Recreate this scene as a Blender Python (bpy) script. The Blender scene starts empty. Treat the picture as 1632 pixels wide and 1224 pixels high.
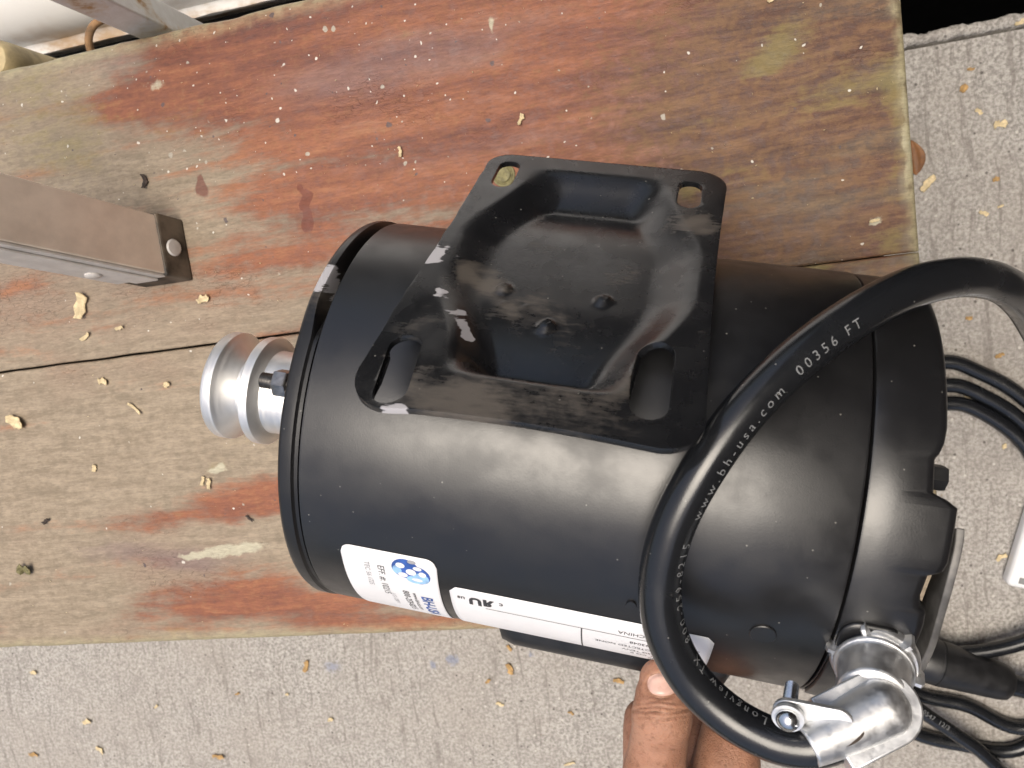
import bpy, bmesh, math, random
import numpy as np
from mathutils import Vector, Matrix, noise as mnoise
from mathutils.bvhtree import BVHTree
random.seed(7)
R = math.radians
S = bpy.context.scene
COL = S.collection

# ------------------------------------------------------------------ camera
H = 0.39973                                   # camera height above the bench top (z = 0)
D1 = Vector((0.969490, -0.106034, -0.220905))  # bench length, in camera axes (x right, y down, z forward)
NN = Vector((0.205017, -0.142739, 0.968294))   # straight down, in camera axes
D1 = (D1 - NN * D1.dot(NN)).normalized()
D2 = NN.cross(D1).normalized()                 # towards the bottom of the picture
M = Matrix((D1, -D2, -NN))                     # camera axes -> world
CAMP = Vector((0, 0, H))
FPX = 1250.0
cd = bpy.data.cameras.new('camera'); cam = bpy.data.objects.new('camera', cd); COL.objects.link(cam)
cx, cy, cz = M @ Vector((1, 0, 0)), M @ Vector((0, -1, 0)), M @ Vector((0, 0, -1))
mw = Matrix((cx, cy, cz)).transposed().to_4x4(); mw.translation = CAMP
cam.matrix_world = mw
cd.sensor_width = 36; cd.lens = FPX / 1632 * 36; cd.clip_start = 0.01; cd.clip_end = 100
cd.dof.use_dof = True; cd.dof.focus_distance = 0.31; cd.dof.aperture_fstop = 28
S.camera = cam

# ------------------------------------------------------------------ light
SUN = Vector((-0.07, 0.04, 0.99)).normalized()
w = bpy.data.worlds.new('World'); S.world = w; w.use_nodes = True
nt = w.node_tree
sky = nt.nodes.new('ShaderNodeTexSky'); sky.sky_type = 'NISHITA'; sky.sun_disc = False
sky.sun_elevation = math.asin(SUN.z); sky.sun_rotation = math.atan2(SUN.x, SUN.y)
sky.air_density = 1.0; sky.dust_density = 6.0
bg = nt.nodes['Background']; hsv = nt.nodes.new('ShaderNodeHueSaturation'); hsv.inputs['Saturation'].default_value = .95   # thin cloud
nt.links.new(sky.outputs[0], hsv.inputs['Color']); nt.links.new(hsv.outputs[0], bg.inputs[0]); bg.inputs[1].default_value = 0.15
sd = bpy.data.lights.new('sun', 'SUN'); sun = bpy.data.objects.new('sun', sd); COL.objects.link(sun)
sd.energy = 2.4; sd.angle = R(40); sd.color = (1, 0.93, 0.80)
sun.rotation_euler = SUN.to_track_quat('Z', 'Y').to_euler(); sun.location = (-0.4, -0.2, 2.5)
S.view_settings.view_transform = 'Standard'; S.view_settings.look = 'None'
S.view_settings.exposure = 0.14; S.view_settings.gamma = 1; S.view_settings.use_curve_mapping = False
S.render.engine = 'CYCLES'; S.cycles.use_denoising = True; S.cycles.use_adaptive_sampling = True; S.cycles.adaptive_threshold = .03; S.cycles.max_bounces = 6; S.cycles.diffuse_bounces = 3; S.cycles.glossy_bounces = 4; S.cycles.caustics_reflective = False; S.cycles.caustics_refractive = False
GZ = -0.36                                     # concrete level

# ------------------------------------------------------------------ helpers
def ray(px, py):
    return M @ Vector(((px - 816) / FPX, (py - 612) / FPX, 1.0))
def at(px, py, z=0.0):                         # where the line of sight meets the level z
    d = ray(px, py); return CAMP + d * ((z - H) / d.z)
def dep(px, py, depth):                        # a point at this depth from the camera
    return CAMP + ray(px, py) * depth
def pix(P):
    q = M.transposed() @ (Vector(P) - CAMP); return 816 + FPX * q.x / q.z, 612 + FPX * q.y / q.z, q.z

def mesh_obj(name, V, F, mat, parent=None, smooth=True, sharp=None, recalc=True):
    me = bpy.data.meshes.new(name)
    me.from_pydata([tuple(v) for v in V], [], [tuple(f) for f in F])
    if recalc:
        bm = bmesh.new(); bm.from_mesh(me); bmesh.ops.recalc_face_normals(bm, faces=bm.faces); bm.to_mesh(me); bm.free()
    me.materials.append(mat)
    if smooth:
        me.polygons.foreach_set('use_smooth', [True] * len(me.polygons))
        if sharp is not None: me.set_sharp_from_angle(angle=R(sharp))
    o = bpy.data.objects.new(name, me); COL.objects.link(o)
    if parent: o.parent = parent
    return o
def empty(name, loc=(0, 0, 0)):
    o = bpy.data.objects.new(name, None); COL.objects.link(o); o.location = loc; o.empty_display_size = 0.02
    return o
def tag(o, label, cat, group=None):
    o['label'] = label; o['category'] = cat
    if group: o['group'] = group
    return o
def bevel(o, width, seg=2, ang=35):
    m = o.modifiers.new('bevel', 'BEVEL'); m.width = width; m.segments = seg; m.limit_method = 'ANGLE'; m.angle_limit = R(ang)
    return o
def box(x0, x1, y0, y1, z0, z1):
    V = [(x, y, z) for x in (x0, x1) for y in (y0, y1) for z in (z0, z1)]
    return V, [(0, 1, 3, 2), (4, 6, 7, 5), (0, 4, 5, 1), (2, 3, 7, 6), (0, 2, 6, 4), (1, 5, 7, 3)]
def frame_of(d, up=Vector((0, 0, 1))):
    d = d.normalized()
    a = up - d * up.dot(d)
    if a.length < 1e-4: a = Vector((1, 0, 0)) - d * d.x
    a.normalize(); return a, d.cross(a)
def catmull(P, n=10):
    out = []
    for i in range(len(P) - 1):
        p0 = P[max(i - 1, 0)]; p1 = P[i]; p2 = P[i + 1]; p3 = P[min(i + 2, len(P) - 1)]
        for k in range(n):
            t = k / n
            out.append(0.5 * ((2 * p1) + (p2 - p0) * t + (2 * p0 - 5 * p1 + 4 * p2 - p3) * t * t + (3 * p1 - p0 - 3 * p2 + p3) * t ** 3))
    out.append(P[-1].copy()); return out
def tube(path, rad, n=16, cap=True):
    """rad: number or function of (index, fraction)"""
    V = []; F = []; L = len(path); a = None
    for i, p in enumerate(path):
        d = (path[min(i + 1, L - 1)] - path[max(i - 1, 0)]).normalized()
        if a is None: a, b = frame_of(d)
        else:
            a = (a - d * a.dot(d)).normalized(); b = d.cross(a)
        r = rad(i, i / (L - 1)) if callable(rad) else rad
        for k in range(n):
            t = 2 * math.pi * k / n; V.append(p + a * (r * math.cos(t)) + b * (r * math.sin(t)))
    for i in range(L - 1):
        for k in range(n):
            k2 = (k + 1) % n; F.append((i * n + k, i * n + k2, (i + 1) * n + k2, (i + 1) * n + k))
    if cap:
        F.append(tuple(range(n - 1, -1, -1))); F.append(tuple((L - 1) * n + k for k in range(n)))
    return V, F
def lathe(prof, o, d, n=48, up=Vector((0, 0, 1)), close=True):
    """prof: (t, r) along direction d from o"""
    d = d.normalized(); a, b = frame_of(d, up); V = []; F = []
    for t, r in prof:
        for k in range(n):
            s = 2 * math.pi * k / n; V.append(o + d * t + a * (r * math.cos(s)) + b * (r * math.sin(s)))
    for i in range(len(prof) - 1):
        for k in range(n):
            k2 = (k + 1) % n; F.append((i * n + k, i * n + k2, (i + 1) * n + k2, (i + 1) * n + k))
    if close:
        F.append(tuple(range(n - 1, -1, -1))); F.append(tuple((len(prof) - 1) * n + k for k in range(n)))
    return V, F
def join(*parts):
    V = []; F = []
    for v, f in parts:
        b = len(V); V += list(v); F += [tuple(i + b for i in q) for q in f]
    return V, F
def hexnut(o, d, r, h):
    return lathe([(0, r * .93), (h * .12, r), (h * .88, r), (h, r * .93)], o, d, 6)
def text_mesh(body, size, bold=0.0, spacing=1.0):
    cu = bpy.data.curves.new('t', 'FONT'); cu.body = body; cu.size = size; cu.resolution_u = 3; cu.offset = bold; cu.space_character = spacing
    ob = bpy.data.objects.new('t', cu); COL.objects.link(ob)
    dg = bpy.context.evaluated_depsgraph_get()
    me = bpy.data.meshes.new_from_object(ob.evaluated_get(dg))
    bm = bmesh.new(); bm.from_mesh(me)
    for _ in range(4):
        le = [e for e in bm.edges if e.calc_length() > .0009]
        if not le: break
        bmesh.ops.subdivide_edges(bm, edges=le, cuts=1); bmesh.ops.triangulate(bm, faces=bm.faces)
    bm.verts.index_update()
    V = [(v.co.x, v.co.y) for v in bm.verts]; F = [tuple(v.index for v in p.verts) for p in bm.faces]; bm.free()
    bpy.data.objects.remove(ob); bpy.data.curves.remove(cu); bpy.data.meshes.remove(me)
    return V, F
def sstep(a, b, x):
    t = min(max((x - a) / (b - a), 0), 1); return t * t * (3 - 2 * t)

# ------------------------------------------------------------------ material helpers
def blob_field(co, lst):
    """sum of soft elliptical stains at the points co: (x, y, z, rx, ry, rz, strength, angle about z)"""
    tot = np.zeros(len(co))
    for (x, y, z, rx, ry, rz, k, an) in lst:
        d = co - np.array((x, y, z)); c, s_ = math.cos(R(an)), math.sin(R(an))
        u = (d[:, 0] * c + d[:, 1] * s_) / rx; v = (-d[:, 0] * s_ + d[:, 1] * c) / ry; w_ = d[:, 2] / rz
        tot += k * np.clip(1 - np.sqrt(u * u + v * v + w_ * w_), 0, 1)
    return tot
def warp_np(co, f, amt):
    a = np.array([mnoise.noise_vector((x * f, y * f, z * f)) for x, y, z in co]); return co + a * np.array(amt)
def set_masks(o, name, fields):
    me = o.data; at_ = me.attributes.new(name, 'FLOAT_COLOR', 'POINT'); d = np.zeros((len(me.vertices), 4))
    for i, f in enumerate(fields): d[:, i] = f
    at_.data.foreach_set('color', d.ravel())
class Mat:
    def __init__(s, name, base=(.5, .5, .5), rough=.5, metal=0.0, spec=.5):
        s.m = bpy.data.materials.new(name); s.m.use_nodes = True; s.nt = s.m.node_tree
        s.b = s.nt.nodes['Principled BSDF']
        s.b.inputs['Base Color'].default_value = (*base, 1); s.b.inputs['Roughness'].default_value = rough
        s.b.inputs['Metallic'].default_value = metal; s.b.inputs['Specular IOR Level'].default_value = spec
        s.tc = s.nt.nodes.new('ShaderNodeTexCoord'); s.co = s.tc.outputs['Object']; s.last_n = None
    def _set(s, sock, v):
        if hasattr(v, 'is_linked') or isinstance(v, bpy.types.NodeSocket): s.nt.links.new(v, sock)
        elif isinstance(v, (tuple, list)) and sock.type == 'RGBA': sock.default_value = (*v[:3], 1)
        else: sock.default_value = v
    def map(s, scale=(1, 1, 1), loc=(0, 0, 0), rot=(0, 0, 0), co=None, typ='POINT'):
        n = s.nt.nodes.new('ShaderNodeMapping'); n.vector_type = typ
        n.inputs['Location'].default_value = loc; n.inputs['Rotation'].default_value = rot; n.inputs['Scale'].default_value = scale
        s.nt.links.new(co or s.co, n.inputs[0]); return n.outputs[0]
    def noise(s, scale=5, detail=4, rough=.55, co=None, dist=0.0, col=False):
        n = s.nt.nodes.new('ShaderNodeTexNoise'); s.nt.links.new(co or s.co, n.inputs['Vector'])
        n.inputs['Scale'].default_value = scale; n.inputs['Detail'].default_value = detail; n.inputs['Roughness'].default_value = rough
        n.inputs['Distortion'].default_value = dist; return n.outputs['Color' if col else 'Fac']
    def voro(s, scale=5, co=None, feature='F1', rnd=1.0):
        n = s.nt.nodes.new('ShaderNodeTexVoronoi'); n.feature = feature; s.nt.links.new(co or s.co, n.inputs['Vector'])
        n.inputs['Scale'].default_value = scale; n.inputs['Randomness'].default_value = rnd; return n
    def math(s, op, a, b=0.0, clamp=False):
        n = s.nt.nodes.new('ShaderNodeMath'); n.operation = op; n.use_clamp = clamp
        s._set(n.inputs[0], a); s._set(n.inputs[1], b); return n.outputs[0]
    def rng(s, v, a, b, c=0.0, d=1.0, smooth=True):
        n = s.nt.nodes.new('ShaderNodeMapRange'); n.interpolation_type = 'SMOOTHSTEP' if smooth else 'LINEAR'
        s._set(n.inputs['Value'], v)
        for k, x in zip(('From Min', 'From Max', 'To Min', 'To Max'), (a, b, c, d)): n.inputs[k].default_value = x
        return n.outputs[0]
    def mix(s, f, a, b, mode='MIX'):
        n = s.nt.nodes.new('ShaderNodeMix'); n.data_type = 'RGBA'; n.blend_type = mode
        s._set(n.inputs[0], f); s._set(n.inputs[6], a); s._set(n.inputs[7], b); return n.outputs[2]
    def ramp(s, v, stops):
        n = s.nt.nodes.new('ShaderNodeValToRGB'); s._set(n.inputs[0], v); e = n.color_ramp.elements
        while len(e) < len(stops): e.new(.5)
        for k, (p, c) in enumerate(stops): e[k].position = p; e[k].color = (*c, 1)
        return n.outputs[0]
    def blobs(s, lst, co=None):
        """soft elliptical stains: (x, y, z, rx, ry, rz, strength, angle about z)"""
        tot = None
        for (x, y, z, rx, ry, rz, k, an) in lst:
            c = s.map((rx, ry, rz), (x, y, z), (0, 0, R(an)), co, 'TEXTURE')
            g = s.nt.nodes.new('ShaderNodeTexGradient'); g.gradient_type = 'SPHERICAL'; s.nt.links.new(c, g.inputs[0])
            v = s.math('MULTIPLY', g.outputs['Fac'], k)
            tot = v if tot is None else s.math('ADD', tot, v)
        return tot
    def warp(s, scale, amt, co=None, detail=3):
        n = s.noise(scale, detail, .6, co, col=True)
        a = s.nt.nodes.new('ShaderNodeVectorMath'); a.operation = 'SUBTRACT'; s.nt.links.new(n, a.inputs[0]); a.inputs[1].default_value = (.5, .5, .5)
        b = s.nt.nodes.new('ShaderNodeVectorMath'); b.operation = 'MULTIPLY_ADD'; s.nt.links.new(a.outputs[0], b.inputs[0])
        b.inputs[1].default_value = (amt, amt, amt) if not isinstance(amt, tuple) else amt
        s.nt.links.new(co or s.co, b.inputs[2]); return b.outputs[0]
    def attr(s, name):
        n = s.nt.nodes.new('ShaderNodeAttribute'); n.attribute_name = name
        c = s.nt.nodes.new('ShaderNodeSeparateColor'); s.nt.links.new(n.outputs['Color'], c.inputs[0])
        return c.outputs[0], c.outputs[1], c.outputs[2], n.outputs['Alpha']
    def color(s, v): s._set(s.b.inputs['Base Color'], v); return s
    def rough(s, v): s._set(s.b.inputs['Roughness'], v); return s
    def metal(s, v): s._set(s.b.inputs['Metallic'], v); return s
    def bump(s, h, strength=.3, dist=.001):
        n = s.nt.nodes.new('ShaderNodeBump'); n.inputs['Strength'].default_value = strength; n.inputs['Distance'].default_value = dist
        s._set(n.inputs['Height'], h)
        if s.last_n: s.nt.links.new(s.last_n, n.inputs['Normal'])
        s.last_n = n.outputs[0]; s.nt.links.new(s.last_n, s.b.inputs['Normal']); return s

# ------------------------------------------------------------------ materials
def B(px, py, rx, ry, k, an=0.0, rz=1.0):      # a stain on the bench top, found by its place on the bench
    p = at(px, py); return (p.x, p.y, .36, rx, ry, rz, k, an)
def wood_masks(o):
    co = np.array([v.co[:] for v in o.data.vertices]); co[:, 2] = .36
    w1 = warp_np(co, 16, (.022, .007, 0)); w2 = warp_np(w1, 110, (.005, .003, 0)); w3 = warp_np(co, 170, (.0035, .0025, 0))
    red = [B(760, 150, .24, .15, 1.15), B(1010, 60, .15, .09, .75), B(1080, 190, .07, .05, .6), B(1040, 270, .06, .03, .55), B(560, 60, .13, .06, .6), B(480, 330, .08, .035, .5), B(440, 420, .06, .012, .35),
           B(450, 790, .07, .020, 1.1), B(390, 960, .14, .026, 1.15), B(300, 820, .10, .016, .6), B(620, 1000, .10, .02, .6), B(200, 160, .05, .02, .5), B(330, 110, .10, .035, .6),
           B(40, 690, .08, .014, .35), B(40, 910, .09, .02, .5), B(1330, 190, .055, .010, .7, 2), B(1290, 120, .06, .008, .65, 12), B(1370, 70, .03, .014, .8), B(1180, 230, .06, .02, .6), B(1420, 330, .02, .04, .7), B(1260, 270, .09, .05, .5), B(1350, 380, .07, .02, .6), B(1200, 380, .06, .02, .4),
           B(180, 530, .02, .012, .4), B(60, 290, .05, .012, .35)]
    pur = [B(220, 90, .06, .02, .7), B(180, 870, .09, .018, .8), B(320, 890, .06, .014, .8), B(560, 140, .10, .03, .6), B(1300, 330, .06, .03, .8), B(720, 60, .12, .02, .6), B(260, 350, .03, .03, .5), B(900, 220, .08, .015, .5), B(650, 250, .1, .012, .5)]
    drk = [B(1330, 250, .15, .15, 1.3), B(1240, 60, .09, .06, .7)]
    gr = [B(1230, 70, .034, .015, 1.0, 12), B(1210, 105, .02, .008, .8, 12), B(1370, 120, .05, .018, .5), B(1340, 160, .04, .012, .5), B(1120, 185, .04, .008, .5), B(1190, 280, .05, .012, .5, 10), B(1440, 370, .02, .012, .9), B(1400, 412, .045, .004, 1.3), B(1330, 415, .03, .004, 1.1),
          B(130, 180, .045, .025, .7), B(100, 260, .04, .02, .75), B(60, 120, .05, .015, .6), B(20, 190, .04, .03, .5), B(300, 180, .05, .02, .4), B(350, 740, .03, .012, .5), B(420, 700, .05, .02, .25), B(300, 1000, .02, .01, .5), B(1445, 180, .012, .06, .8), B(1110, 310, .016, .012, .7), B(700, 40, .03, .01, .3)]
    pale = [B(370, 876, .034, .0055, 1.6, 3), B(300, 886, .012, .004, 1.2, 3), B(345, 748, .010, .0035, 1.2), B(1390, 353, .006, .0022, 1.8, 3), B(70, 905, .01, .008, .4), B(1452, 240, .006, .03, 1.0), B(1440, 130, .005, .02, .6), B(250, 320, .04, .03, .35), B(250, 135, .012, .006, .8), B(785, 40, .004, .010, .9), B(120, 560, .1, .05, .15)]
    drip = [B(487, 320, .0046, .011, 2.0, 6), B(492, 352, .0044, .008, 2, 6), B(322, 297, .005, .011, 1.3, 10)]
    dens = [B(560, 60, .20, .11, 1.0), B(300, 110, .20, .10, .9), B(700, 200, .3, .2, .45), B(150, 160, .16, .10, .6), B(300, 600, .4, .3, .2), B(1250, 250, .25, .25, .22)]
    ed = np.maximum.reduce([np.clip((-.1770 - w3[:, 1]) / .006, 0, 1), np.clip((w3[:, 1] - .155) / .008, 0, 1), np.clip((w3[:, 0] - .1035) / .005, 0, 1)])
    set_masks(o, 'stain', (blob_field(w2, red), blob_field(w2, pur), blob_field(w1, drk), blob_field(w2, gr)))
    set_masks(o, 'wear', (blob_field(w3, pale), blob_field(w3, drip), blob_field(co, dens), ed))
def wood():
    m = Mat('weathered_wood', rough=.6, spec=.35)
    red, pur, drk, gr = m.attr('stain'); pale, dr, dens, ee = m.attr('wear')
    wc = m.warp(14, (.030, .010, .0), detail=2)
    g1 = m.noise(9, 5, .62, m.map((1, 9, 1), co=wc)); g2 = m.noise(38, 4, .62, m.map((1, 8, 1), (3, 1, 0), co=wc)); big = m.noise(7, 3, .6, m.map((1, 2.2, 1), (5, 2, 0), co=wc))
    fine = m.noise(260, 3, .6, m.map((1, 4, 1), co=m.co)); mott = m.noise(150, 4, .68, m.co)
    rm = m.math('ADD', m.math('MULTIPLY', red, .62), m.math('MULTIPLY', m.math('ADD', m.math('SUBTRACT', g1, .5), m.math('MULTIPLY', m.math('SUBTRACT', big, .5), .7)), 1.3))
    rm = m.math('ADD', rm, m.math('ADD', m.math('MULTIPLY', m.math('SUBTRACT', g2, .5), .32), m.math('MULTIPLY', m.math('SUBTRACT', mott, .5), .40)))
    rmask = m.rng(rm, .06, .50)
    grey = m.mix(m.rng(m.math('ADD', m.math('MULTIPLY', mott, .5), m.math('MULTIPLY', g2, .5)), .36, .64), (.215, .170, .118), (.325, .262, .190))
    grey = m.mix(m.rng(big, .42, .7), grey, (.27, .195, .14))
    stain = m.ramp(m.math('ADD', m.math('MULTIPLY', g2, .28), m.math('ADD', m.math('MULTIPLY', g1, .55), m.math('MULTIPLY', mott, .2))), [(.34, (.085, .032, .028)), (.46, (.172, .060, .036)), (.56, (.255, .094, .047)), (.70, (.35, .160, .078))])
    stain = m.mix(m.rng(mott, .48, .8, 0, .4), stain, (.25, .16, .10))
    c = m.mix(rmask, grey, stain)
    c = m.mix(m.rng(m.math('ADD', m.math('MULTIPLY', pur, .8), m.math('MULTIPLY', m.math('SUBTRACT', g1, .5), .8)), .2, .7, 0, .6), c, (.17, .115, .115))
    c = m.mix(m.rng(m.math('ADD', drk, m.math('MULTIPLY', m.math('SUBTRACT', mott, .5), 1.4)), .15, .95, 0, .78), c, m.mix(m.rng(m.math('ADD', m.math('MULTIPLY', g2, .4), m.math('MULTIPLY', mott, .6)), .40, .60), (.055, .028, .019), (.160, .098, .052)))
    c = m.mix(m.rng(m.math('ADD', gr, m.math('MULTIPLY', m.math('ADD', m.math('SUBTRACT', mott, .5), m.math('SUBTRACT', g2, .5)), 1.2)), .25, 1.0, 0, .62), c, (.195, .165, .06))
    c = m.mix(m.rng(m.math('ADD', pale, m.math('MULTIPLY', m.math('SUBTRACT', mott, .5), 1.1)), .35, .75, 0, .85), c, (.46, .43, .32))
    c = m.mix(m.math('MULTIPLY', ee, m.rng(mott, .3, .6, .35, .9)), c, (.36, .32, .20))
    c = m.mix(m.rng(dr, .35, .6, 0, .75), c, (.13, .034, .022))
    ws = m.warp(300, .0024, detail=1)
    for sc in (150, 330):
        v = m.voro(sc, ws); hs = m.nt.nodes.new('ShaderNodeSeparateColor'); m.nt.links.new(v.outputs['Color'], hs.inputs[0])
        pick = m.math('LESS_THAN', hs.outputs[0], m.math('MULTIPLY', dens, .30))
        rad = m.math('ADD', m.math('MULTIPLY', m.math('POWER', hs.outputs[1], 2.8), .24), .045)
        spot = m.math('MULTIPLY', m.rng(m.math('SUBTRACT', rad, v.outputs['Distance']), 0, .07), pick)
        colr = m.mix(m.math('GREATER_THAN', hs.outputs[2], .88), m.mix(hs.outputs[2], (.36, .33, .27), (.74, .71, .64)), (.09, .07, .075))
        c = m.mix(m.math('MULTIPLY', spot, .85), c, colr)
    vc = m.voro(330, m.map((.35, 1.6, 1), co=ws), 'DISTANCE_TO_EDGE')
    crk = m.math('MULTIPLY', m.rng(vc.outputs['Distance'], .05, .0), m.rng(big, .5, .62))
    c = m.mix(m.math('MULTIPLY', crk, .4), c, (.05, .035, .025))
    n = m.nt.nodes.new('ShaderNodeVectorMath'); n.operation = 'SCALE'; m.nt.links.new(c, n.inputs[0]); m.nt.links.new(m.rng(fine, .3, .72, .80, 1.12, False), n.inputs['Scale'])
    m.color(n.outputs[0]); m.rough(m.rng(mott, .3, .7, .46, .72))
    m.bump(m.math('SUBTRACT', m.math('ADD', m.math('MULTIPLY', fine, .6), m.math('MULTIPLY', mott, .7)), crk), .35, .0010)
    return m.m
def concrete():
    m = Mat('broomed_concrete', rough=.85, spec=.25)
    b = m.noise(5, 5, .6); mid = m.noise(45, 4, .6); agg = m.noise(330, 4, .72); fine = m.noise(900, 2, .6)
    broom = m.noise(190, 3, .6, m.map((1, .06, 1), co=m.warp(8, .03)))
    c = m.mix(m.rng(agg, .33, .67), (.22, .207, .19), (.50, .475, .445))
    c = m.mix(m.rng(b, .35, .7, 0, .5), c, (.34, .305, .27))
    c = m.mix(m.rng(mid, .5, .75, 0, .35), c, (.25, .225, .205))
    c = m.mix(m.rng(broom, .54, .68, 0, .5), c, (.17, .15, .135))
    v = m.voro(120); sp = m.rng(v.outputs['Distance'], .20, .09); hs = m.nt.nodes.new('ShaderNodeSeparateColor'); m.nt.links.new(v.outputs['Color'], hs.inputs[0])
    c = m.mix(m.math('MULTIPLY', m.math('MULTIPLY', sp, m.math('GREATER_THAN', hs.outputs[0], .72)), .75), c, m.mix(m.math('GREATER_THAN', hs.outputs[1], .6), (.07, .06, .055), (.60, .57, .52)))
    def G(px, py, rx, ry, k):
        p = at(px, py, GZ); return (p.x, p.y, GZ, rx, ry, 1, k, 0)
    blue = m.blobs([G(720, 1052, .012, .010, 1.3), G(690, 1058, .008, .009, 1), G(845, 1043, .006, .005, 1), G(530, 1062, .022, .014, .8)], m.warp(120, .012))
    c = m.mix(m.rng(m.math('ADD', blue, m.math('MULTIPLY', m.math('SUBTRACT', agg, .5), 1.0)), .3, .8, 0, .5), c, (.15, .20, .33))
    m.color(c); m.bump(m.math('ADD', m.math('MULTIPLY', agg, .9), m.math('ADD', broom, m.math('MULTIPLY', fine, .4))), .65, .0022)
    return m.m
def paint_black(name='black_motor_paint', rough=.40, wear=None, dust=.5, base=(.0095, .0095, .0105), spec=.5, coords=None):
    m = Mat(name, base, rough, spec=spec)
    n = m.noise(60, 4, .6); peel = m.noise(1700, 1, .5); soft = m.noise(9, 5, .7)
    c = m.mix(m.rng(soft, .45, .75, 0, .30), base, (.015, .0148, .0145))
    v = m.voro(420); hs = m.nt.nodes.new('ShaderNodeSeparateColor'); m.nt.links.new(v.outputs['Color'], hs.inputs[0])
    fl = m.math('MULTIPLY', m.rng(v.outputs['Distance'], .16, .07), m.math('GREATER_THAN', hs.outputs[0], m.rng(soft, .35, .7, .985, .88)))
    c = m.mix(m.math('MULTIPLY', fl, dust), c, (.34, .33, .30))
    r = m.rng(n, .3, .7, rough - .05, rough + .09)
    if wear:
        scr, du, _, _ = m.attr('wear')
        hair = m.noise(60, 4, .7, m.map((1, 12, 1), rot=(0, 0, .5))); dn = m.noise(240, 4, .7); st = m.noise(110, 5, .75, m.map((1, 9, 1), rot=(0, 0, -.5)))
        k = m.rng(m.math('ADD', scr, m.math('MULTIPLY', m.math('SUBTRACT', hair, .5), 1.6)), .45, .60)
        k2 = m.rng(m.math('ADD', du, m.math('ADD', m.math('MULTIPLY', m.math('SUBTRACT', dn, .5), 1.4), m.math('MULTIPLY', m.math('SUBTRACT', st, .5), 2.4))), .40, 1.9, 0, .62)
        k2 = m.math('MULTIPLY', k2, m.rng(du, .05, .5)); k = m.math('MULTIPLY', k, m.rng(scr, .02, .2))
        c = m.mix(k2, c, (.135, .115, .095)); r = m.mix(k2, r, (.75, .75, .75))
        c = m.mix(k, c, (.42, .41, .43)); r = m.mix(k, r, (.5, .5, .5))
    m.color(c); m.rough(r)
    m.bump(peel, .06, .0003).bump(m.noise(130, 2, .6), .02, .0008)
    return m.m
def simple(name, base, rough=.5, metal=0., var=.25, scale=120, bump=.15, spec=.5):
    m = Mat(name, base, rough, metal, spec)
    n = m.noise(scale, 4, .6)
    m.color(m.mix(m.rng(n, .3, .7), tuple(x * (1 - var) for x in base), tuple(min(x * (1 + var), 1) for x in base)))
    m.rough(m.rng(m.noise(scale * .5, 4, .6), .3, .7, max(rough - .08, .03), rough + .08))
    if bump: m.bump(m.noise(scale * 4, 3, .6), bump, .0004)
    return m.m
def aluminium():
    m = Mat('turned_aluminium', (.86, .85, .83), .44, .9)
    rings = m.noise(900, 2, .6, m.map((1, .02, .02)))
    m.rough(m.rng(rings, .3, .7, .38, .52)); m.color(m.mix(m.rng(m.noise(60, 3), .3, .7), (.78, .77, .75), (.90, .89, .87)))
    m.bump(rings, .12, .0002); return m.m
def zinc():
    m = Mat('zinc_casting', (.8, .8, .8), .5, 1.0)
    n = m.noise(120, 4, .65); m.color(m.mix(m.rng(n, .35, .7), (.74, .75, .76), (.90, .90, .90)))
    m.rough(m.rng(m.noise(300, 3), .3, .7, .40, .58)); m.bump(m.noise(420, 3, .6), .2, .0004); return m.m
def rusted_white():
    m = Mat('rusty_white_paint', rough=.45)
    n = m.noise(38, 5, .65, m.warp(30, .02)); f = m.noise(160, 4, .6)
    c = m.mix(m.rng(f, .3, .7), (.72, .70, .66), (.80, .79, .76))
    k = m.rng(n, .60, .70); c = m.mix(k, c, m.mix(f, (.30, .10, .02), (.52, .26, .06)))
    c = m.mix(m.rng(n, .52, .62, 0, .4), c, (.60, .44, .24))
    m.color(c); m.rough(m.mix(k, (.4, .4, .4), (.85, .85, .85))); m.bump(n, .2, .001); return m.m
def skin():
    m = Mat('skin', rough=.56, spec=.35)
    n = m.noise(70, 4, .6); f = m.noise(420, 4, .65); big = m.noise(22, 3, .6)
    c = m.mix(m.rng(n, .3, .7), (.29, .142, .088), (.41, .218, .143))
    c = m.mix(m.rng(big, .45, .7, 0, .5), c, (.42, .20, .135)); c = m.mix(m.rng(f, .5, .72, 0, .45), c, (.13, .055, .03))
    cr = m.attr('crease')[0]; c = m.mix(m.rng(cr, .08, .7, 0, .85), c, (.075, .028, .016))
    m.color(c); m.b.inputs['Subsurface Weight'].default_value = .25; m.b.inputs['Subsurface Radius'].default_value = (.004, .0016, .0008); m.b.inputs['Subsurface Scale'].default_value = 1.0
    v = m.voro(750, None, 'DISTANCE_TO_EDGE')
    m.bump(f, .45, .0007).bump(m.rng(v.outputs['Distance'], 0, .25), .3, .0003)
    return m.m

WOOD = wood(); CONC = concrete()
ALU = aluminium(); ZINC = zinc(); SKIN = skin(); RUSTW = rusted_white()
BLACK = paint_black(rough=.33, spec=.7)
RUBBER = paint_black('black_cord_rubber', .20, dust=.45, base=(.010, .011, .013), spec=.6)
PLASTIC = simple('black_plastic', (.013, .013, .014), .42)
STEEL = simple('dark_steel', (.16, .155, .15), .42, 1.0)
SCREW = simple('bright_zinc_screw', (.68, .70, .72), .24, 1.0, .12, 200, .08)
DARKIN = simple('dark_interior', (.05, .035, .025), .8)
PAPER = simple('white_label_paper', (.80, .80, .82), .38, 0, .02, 60, 0)
INK = simple('grey_black_ink', (.04, .04, .045), .55, 0, .2, 300, 0)
INKF = simple('faded_grey_ink', (.30, .30, .32), .55, 0, .2, 300, 0)
BLUE = simple('blue_ink', (.035, .10, .36), .5, 0, .35, 160, 0)
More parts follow.
